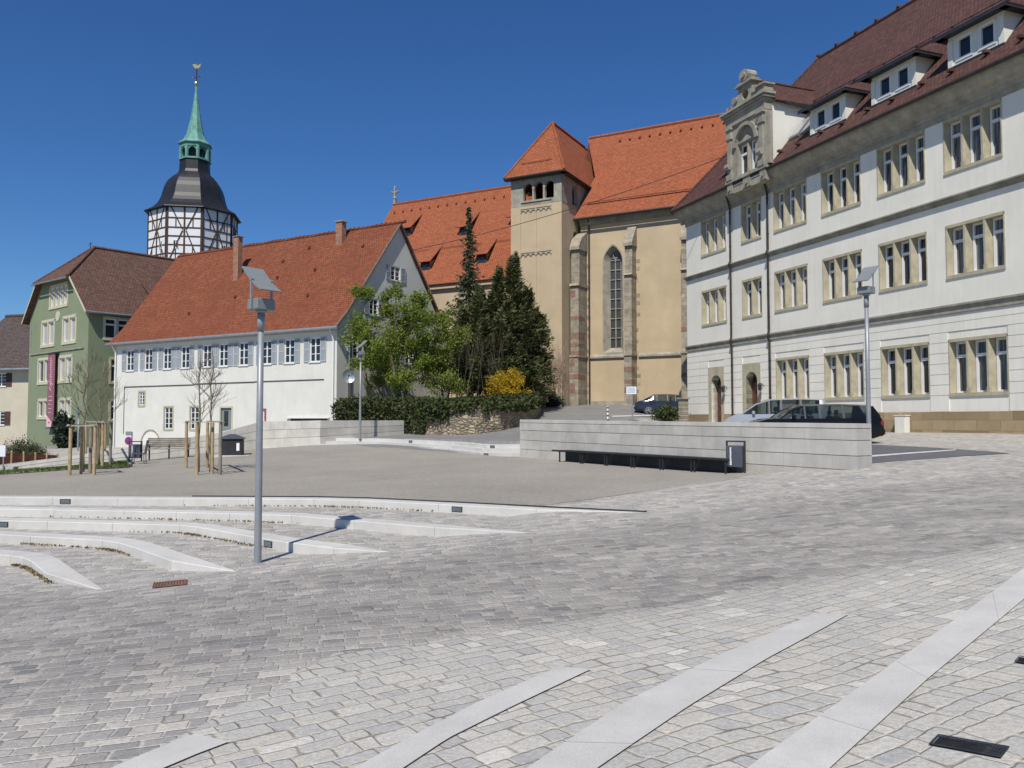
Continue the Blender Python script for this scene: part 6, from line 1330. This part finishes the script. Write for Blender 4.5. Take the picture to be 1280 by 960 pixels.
# ivy mass over the bank edge and wall
g=np.random.default_rng(21); P=[]
edge=[(-9.9,44.9,.9),(-8.3,44.6,.9),(-6.4,44.9,.95),(-5.2,43.6,.85),(-4.4,42.9,.75),(-3.1,42.1,.8),(-1.8,41.9,.85),(-.5,42.9,.9),(.4,44.8,1.0),(.9,47,1.15),(1.3,50,1.3),(1.6,55,1.5)]
for i in range(len(edge)-1):
    a,b=np.array(edge[i]),np.array(edge[i+1]); n=int(np.linalg.norm(b-a)*900)
    t_=g.uniform(0,1,(n,1)); c=a+(b-a)*t_; hang=1.7 if i<4 else (.8 if i==4 else .42)
    ph=g.uniform(0,1,n); ang=g.uniform(-.2,math.pi,n); rr=.42*np.sqrt(g.uniform(.5,1,n))*(1+.28*np.sin(t_[:,0]*11+i*2.1)+.18*np.sin(t_[:,0]*27+i))+.22*g.uniform(0,1,n)**7; dn=(b-a)[:2]; dn=np.array([dn[1],-dn[0]])/np.linalg.norm(dn)
    off=rr*np.cos(ang); z=c[:,2]-.25+rr*np.sin(ang)+.12*np.sin(c[:,0]*5+c[:,1]*3)
    hm=g.uniform(0,1,n)<(.55 if i<5 else .25); off=off+.16*np.sin(c[:,0]*4.3+2*np.sin(c[:,1]*3.1)); z=z+.10*np.sin(c[:,0]*9.)*np.cos(c[:,1]*7.); z=np.where(hm,c[:,2]-hang*g.uniform(0,1,n)**1.3,z); off=np.where(hm,.30+.16*g.uniform(0,1,n),off)
    P.append(np.stack([c[:,0]+dn[0]*off,c[:,1]+dn[1]*off,z],1))
    n2_=int(np.linalg.norm(b-a)*600); t_=g.uniform(0,1,(n2_,1)); c=a+(b-a)*t_; off=-g.uniform(.3,2.2,n2_); P.append(np.stack([c[:,0]+dn[0]*off,c[:,1]+dn[1]*off,c[:,2]+.05+g.uniform(-.1,.3,n2_)],1))
P=np.concatenate(P); P=P+np.random.default_rng(77).normal(size=P.shape)*.05; tag(leaves(P,.14,'ivy',LF_IV,None,seed=5,asp=.8),'dense dark green ivy hanging over the bank and its walls','ivy',None,'stuff')

# spring tree with fresh light green leaves
def broadleaf(base,H,Rr,lab,seed,mat,nl,size,name='leafy_tree',cat='tree',stems=1,tr=.11,spread=.55,keep=1.,group=None,zmin=.22):
    rg=random.Random(seed); r=thing(name,lab,cat,tuple(base),0,group); m=MB(); tips=[]
    for s_ in range(stems):
        a=6.28*s_/stems+.4; lean=.22 if stems>1 else .03; P=[Vector((math.cos(a)*.12*(stems>1),math.sin(a)*.12*(stems>1),-.2))]
        hh=H*rg.uniform(.75,.95)
        for i in range(1,7): P.append(P[-1]+Vector((math.cos(a)*lean*hh/6+rg.gauss(0,.05),math.sin(a)*lean*hh/6+rg.gauss(0,.05),hh*.92/6)))
        m.tube(P,[tr*(1-.13*i) for i in range(7)],7)
        for k in range(int(16/stems**.5)):
            t_=rg.uniform(zmin,1); x=t_*6; i=min(int(x),5); b=P[i].lerp(P[i+1],x-i); an=rg.uniform(0,6.28); L=Rr*rg.uniform(.55,.95)*(1.05-.5*abs(t_-.45))
            twig(m,b,(math.cos(an),math.sin(an),.35),L,tr*.33*(1.2-t_),3,spread,.2,(2,3),tips,rg,3,.008,5)
    m.build('trunk',BARK,r)
    g=np.random.default_rng(seed); T=np.array(tips); T=T[g.uniform(0,1,len(T))<keep]; k=g.integers(0,len(T),nl); P=T[k]+g.normal(size=(nl,3))*np.array([.16,.16,.14])*1.1
    cl=g.uniform(.7,1.3,len(T))[k]; leaves(P,size,'crown',mat,r,seed=seed,tints=cl,asp=.6); return r
bt=lambda X,Y:(X,Y,bankz(X,Y) if inside((X,Y),bank) else gz(X,Y))
broadleaf(bt(-6.7,48.2),7.7,2.3,'light green leafing tree in front of the gable of the white house',31,LF_L,33000,.135,stems=3,tr=.11,spread=.6,keep=.95,zmin=.06)
broadleaf(bt(-4.3,51.5),6.4,1.45,'smaller light green tree beside the spruce, right of the gable',32,LF_L,10000,.13,stems=2,tr=.07,spread=.6,keep=.9,zmin=.1)
broadleaf(bt(-4.0,47.3),1.9,.9,'low pale green bush under the trees on the ivy bank',33,LF_L,2200,.12,'low_bush','bush',4,.025)
# bare brushwood between the trees
def brush(base,H,n,lab,seed,mat,wd=.6,name='bare_shrub',loc_r=.8,dep=2):
    rg=random.Random(seed); r=thing(name,lab,'shrub',tuple(base)); m=MB()
    for k in range(n):
        a=rg.uniform(0,6.28); q=loc_r*math.sqrt(rg.random()); twig(m,Vector((q*math.cos(a),q*math.sin(a),-.1)),(rg.gauss(0,.13),rg.gauss(0,.13),1),H*rg.uniform(.55,1)*.62,.018,dep,wd,.35,(2,3),None,rg,3,.006,4)
    m.build('stems',mat,r); return r
brush(bt(-3.3,49.6),6.0,13,'tall leafless brushwood in front of the spruce',41,BARK,.28,loc_r=1.5)
brush(bt(-1.0,50.5),4.6,11,'leafless brushwood between the spruce and the dark yews',42,BARK,.28,loc_r=1.3)
p=atY(690,506,59.5); p.z=gz(p.x,p.y); brush(p,4.4,46,'pinkish leafless shrub against the church tower foot',43,TWIGP,.5,loc_r=.9,dep=3)
def spruce(base,H,Rr,lab,seed,n=9500):
    rg=random.Random(seed); r=thing('spruce_tree',lab,'conifer',tuple(base)); m=MB(); m.tube([(0,0,-.2),(.03,0,H*.5),(0,0,H)],[.16,.10,.015],8); m.build('trunk',BARK,r); br=MB(); P=[];D=[];T=[]
    z=H*.08
    while z<H*.985:
        f=1-z/H; L0=Rr*min(1,(f*1.25)**.72)*(1+.28*math.sin(z*2.3)) if z<H*.62 else Rr*.42*(f/.38)**.75*(1+.25*math.sin(z*3.1))
        for k in range(rg.randint(5,8)):
            a=rg.uniform(0,6.28); L=L0*rg.uniform(.55,1.2); pts=[]; 
            for i in range(6): t_=i/5; pts.append(Vector((math.cos(a)*L*t_,math.sin(a)*L*t_,z-L*.30*math.sin(t_*2.2)+L*.16*t_*t_)))
            br.tube(pts,[.022*(1-.8*i/5) for i in range(6)],3,False); cnt=max(4,int(L*17)); ct=rg.uniform(.7,1.3)
            for j in range(cnt):
                t_=rg.uniform(.12,1.05); x=min(t_,.999)*5; i=int(x); b=pts[i].lerp(pts[i+1],x-i); wdn=.26*(1.1-t_)*L+.05
                s_=rg.uniform(-1,1)*wdn; P.append((b.x-math.sin(a)*s_,b.y+math.cos(a)*s_,b.z-abs(s_)*.25+rg.gauss(0,.03)-.05)); D.append((math.cos(a)-math.sin(a)*s_*1.5,math.sin(a)+math.cos(a)*s_*1.5,-.55)); T.append(ct)
        z+=.145+.05*f
    br.build('branches',BARK,r); leaves(P,.26,'needles',LF_SP,r,seed=seed,dirs=D,asp=.32,tints=np.array(T)); return r
p=bt(-2.95,54.2); spruce(p,atY(587,254,54.2).z-p[2],1.85,'tall slender dark spruce rising above the church roof line',51)
def yew(base,spires,lab,seed,nl,mat=LF_Y,size=.26,name='yew_tree'):
    """several upright plumes of dark sprays on one short trunk"""
    rg=random.Random(seed); g=np.random.default_rng(seed); r=thing(name,lab,'conifer',tuple(base)); m=MB(); P=[];D=[];T=[]; tot=sum(h*w for _,_,h,w in spires)
    for x,y,h,w in spires:
        m.tube([(x*.3,y*.3,-.2),(x,y,h*.4),(x,y,h*.96)],[.09,.07,.01],6)
        n=int(nl*h*w/tot); nb=int(h*15)
        for b_ in range(nb):
            t_=rg.uniform(.03,.99)**.9; a=rg.uniform(0,6.28); L=w*(1-t_)**.55*(1+.2*math.sin(t_*13+a))*rg.uniform(.6,1.15)+.08; z=h*t_; dz=.55 if t_>.5 else .28; ct=rg.uniform(.6,1.35)
            m.tube([(x,y,z),(x+math.cos(a)*L*.6,y+math.sin(a)*L*.6,z+L*dz*.4),(x+math.cos(a)*L,y+math.sin(a)*L,z+L*dz)],[.014,.01,.004],3,False)
            c=max(6,n//nb)
            for j in range(c):
                s_=rg.uniform(.2,1.05); sd_=rg.gauss(0,.17)*(1.2-s_*.5); P.append((x+math.cos(a)*L*s_-math.sin(a)*sd_,y+math.sin(a)*L*s_+math.cos(a)*sd_,z+L*dz*s_+rg.gauss(0,.17)-abs(sd_)*.3)); D.append((math.cos(a),math.sin(a),dz*.9)); T.append(ct)
    m.build('trunk',BARK,r); leaves(P,size,'crown',mat,r,seed=seed,dirs=D,asp=.22,tints=np.array(T)); return r
b=bt(.1,53.6); yew(b,[(-1.0,.3,8.8,1.15),(0,-.2,9.6,1.3),(1.0,.1,7.4,1.5),(1.75,.4,5.6,1.35),(-.4,-1.1,6.4,1.5),(.9,-1.0,5.6,1.6),(-1.7,-.4,6.2,1.2)],'broad dark many topped yew left of the church tower',61,36000,size=.34)
b=bt(-2.2,51.6); yew(b,[(0,0,6.4,1.2),(.9,.5,6.6,1.1),(-.9,.3,5.8,1.1),(.4,-.7,4.6,1.3),(-.9,-.6,4.2,1.1),(.1,1.2,7.0,1.2),(1.4,-.2,5.2,1.2)],'lower dark evergreen in front of the spruce trunk',62,30000,size=.31)
# yellow forsythia
def dome_bush(base,Rx,Ry,H,lab,seed,nl,mat,size,name,cat='bush',stem=TWIG):
    g=np.random.default_rng(seed); rg=random.Random(seed); r=thing(name,lab,cat,tuple(base)); m=MB(); P=[]
    for k in range(70):
        a=rg.uniform(0,6.28); e=rg.uniform(.15,1.45); L=rg.uniform(.75,1.12); d=Vector((Rx*math.cos(a)*math.cos(e),Ry*math.sin(a)*math.cos(e),H*math.sin(e)))*L; c=[Vector((0,0,0)),d*.5+Vector((0,0,.12*H)),d]
        m.tube(c,[.016,.01,.004],4,False)
        for j in range(nl//70): t_=rg.uniform(.35,1.05); q=c[0].lerp(c[1],t_*2) if t_<.5 else c[1].lerp(c[2],(t_-.5)*2); P.append((q.x+rg.gauss(0,.10),q.y+rg.gauss(0,.10),q.z+rg.gauss(0,.09)))
    m.build('stems',stem,r); leaves(P,size,'foliage',mat,r,seed=seed,asp=.7); return r
b=bt(-.2,47.3); dome_bush((b[0],b[1],b[2]-.0),1.5,1.0,1.85,'bright yellow flowering forsythia above the rubble wall',71,8400,LF_F,.085,'forsythia_bush')
p=atY(78,562,60); dome_bush((p.x,p.y,-2.4),.9,.8,2.9,'very dark evergreen bush against the green house',72,4500,LF_DB,.2,'dark_bush')
p=atY(688,506,58.8); dome_bush((p.x,p.y,gz(p.x,p.y)),1.0,.7,1.0,'low dark hedge bush at the foot of the church tower',73,3000,LF_DB,.14,'dark_bush')
p=atY(834,526,50.3); dome_bush((p.x,p.y,gz(p.x,p.y)-.1),1.2,.8,1.15,'loose green shrub in front of the dark blue saloon car',74,2600,LF_IV,.13,'low_bush')
# fence of brown woven panels with shrubs at the far left, and grass by the wall
A=Vector(Y3(-2,590,46)); Bq=Vector(Y3(72,571,50)); A.z=-3.0; r=thing('woven_fence','low fence of brown woven panels and pale posts behind the left stone wall','fence',tuple(A)); L=(Bq-A); L.z=0; tz=[atY(2+64*i/5,565+3*i/5*1.5,46+4*i/5).z for i in range(6)]
for i in range(6):
    q=L*(i/5); m=MB(); m.tube([(q.x,q.y,-.3),(q.x,q.y,tz[i]-A.z+.12)],.05,7); m.build('post',POSTW,r)
    if i<5: 
        q2=L*((i+1)/5); m=MB(); 
        for k in range(7): z0=(tz[i]-A.z)*(.1+k*.125); m.slab([(q.x,q.y,z0),(q2.x,q2.y,z0+(tz[i+1]-tz[i])),(q2.x,q2.y,z0+(tz[i+1]-tz[i])+.15),(q.x,q.y,z0+.15)],.02+.01*(k%2),1+.2*((k%2)-.5))
        m.build('panel',M('brown_weave',(.20,.085,.045),.2,3,.9,0,.5,25),r)
for (u,v,Y,Rx,H,lab,sd) in ((24,568,49,1.3,1.35,'dull green shrub behind the woven fence, in front of the beige house',81),(42,568,50.5,.9,1.0,'small shrub at the corner of the green house behind the woven fence',82)):
    p=atY(u,v,Y); dome_bush((p.x,p.y,p.z-.3),Rx,.7,H,lab,sd,1500,LF_IV,.09,'garden_shrub')
GP=[sqh(u,v) for u,v in [(-30,596),(0,593.5),(45,590.5),(85,587.5),(128,586.5),(160,585),(166,583),(155,579.5)]]+[Vector((-18.0,38.1,0)),Vector((-23.5,37.6,0)),Vector((-32,37.2,0))]
GPo=[(p.x,p.y) for p in GP]; V,Fc=tri2d(GPo); m=MB(); m.add([(p.x,p.y,float(square(p.x,p.y))+.02) for p in V],Fc); tag(m.build('grass_bed',SOIL,fixn=False),kind='structure')
g=np.random.default_rng(9); P=[]
while len(P)<9000:
    x,y=g.uniform(-32,-14),g.uniform(26,39)
    if inside((x,y),GPo): P.append((x,y,float(-1)))
P=np.array(P); P[:,2]=square(P[:,0],P[:,1])+.05; tag(leaves(P,.12,'grass',LF_G,None,seed=3,asp=.25,dirs=np.tile([0,0,1.],(len(P),1))),'short green grass strip along the foot of the left stone wall','grass',None,'stuff')
# weeds and leaf litter caught in the step joints
P=[]; g=np.random.default_rng(12)
for k,(t0,t1,n) in ((0,(.3,.75,260)),(1,(.2,.6,220)),(2,(.2,.7,260)),(3,(.1,.7,320)),(4,(.2,.95,420))):
    pass
for k,t0,t1,n in ((0,.3,.75,200),(1,.2,.6,160),(2,.2,.7,220),(3,.25,.7,260),(4,.35,.95,320)):
    Q=offs(KB[k],.42); 
    for i in range(n):
        c=g.choice(np.array([.15,.35,.5,.62,.8])); t_=min(max(g.normal(t0+(t1-t0)*c,.03),0),.999)*(len(Q)-1); j=int(t_); q=Q[j].lerp(Q[j+1],t_-j)
        zz=max(ZS[k]-.165,gz(q.x,q.y)); P.append((q.x+g.normal(0,.02),q.y-abs(g.normal(0,.05)),zz+.02))
tag(leaves(P,.05,'leaf_litter',M('dry_leaves',(.20,.15,.07),.3,5,.9,0,0),None,seed=8,asp=.6),'scattered dry weeds and litter along the foot of the steps','litter',None,'stuff')
# ------------------------------------------------------------------ raise everything so that the eye is at EYE above datum
for o in list(sc.objects):
    if o.parent is None and o.type not in ('CAMERA','LIGHT'): o.location.z+=EYE
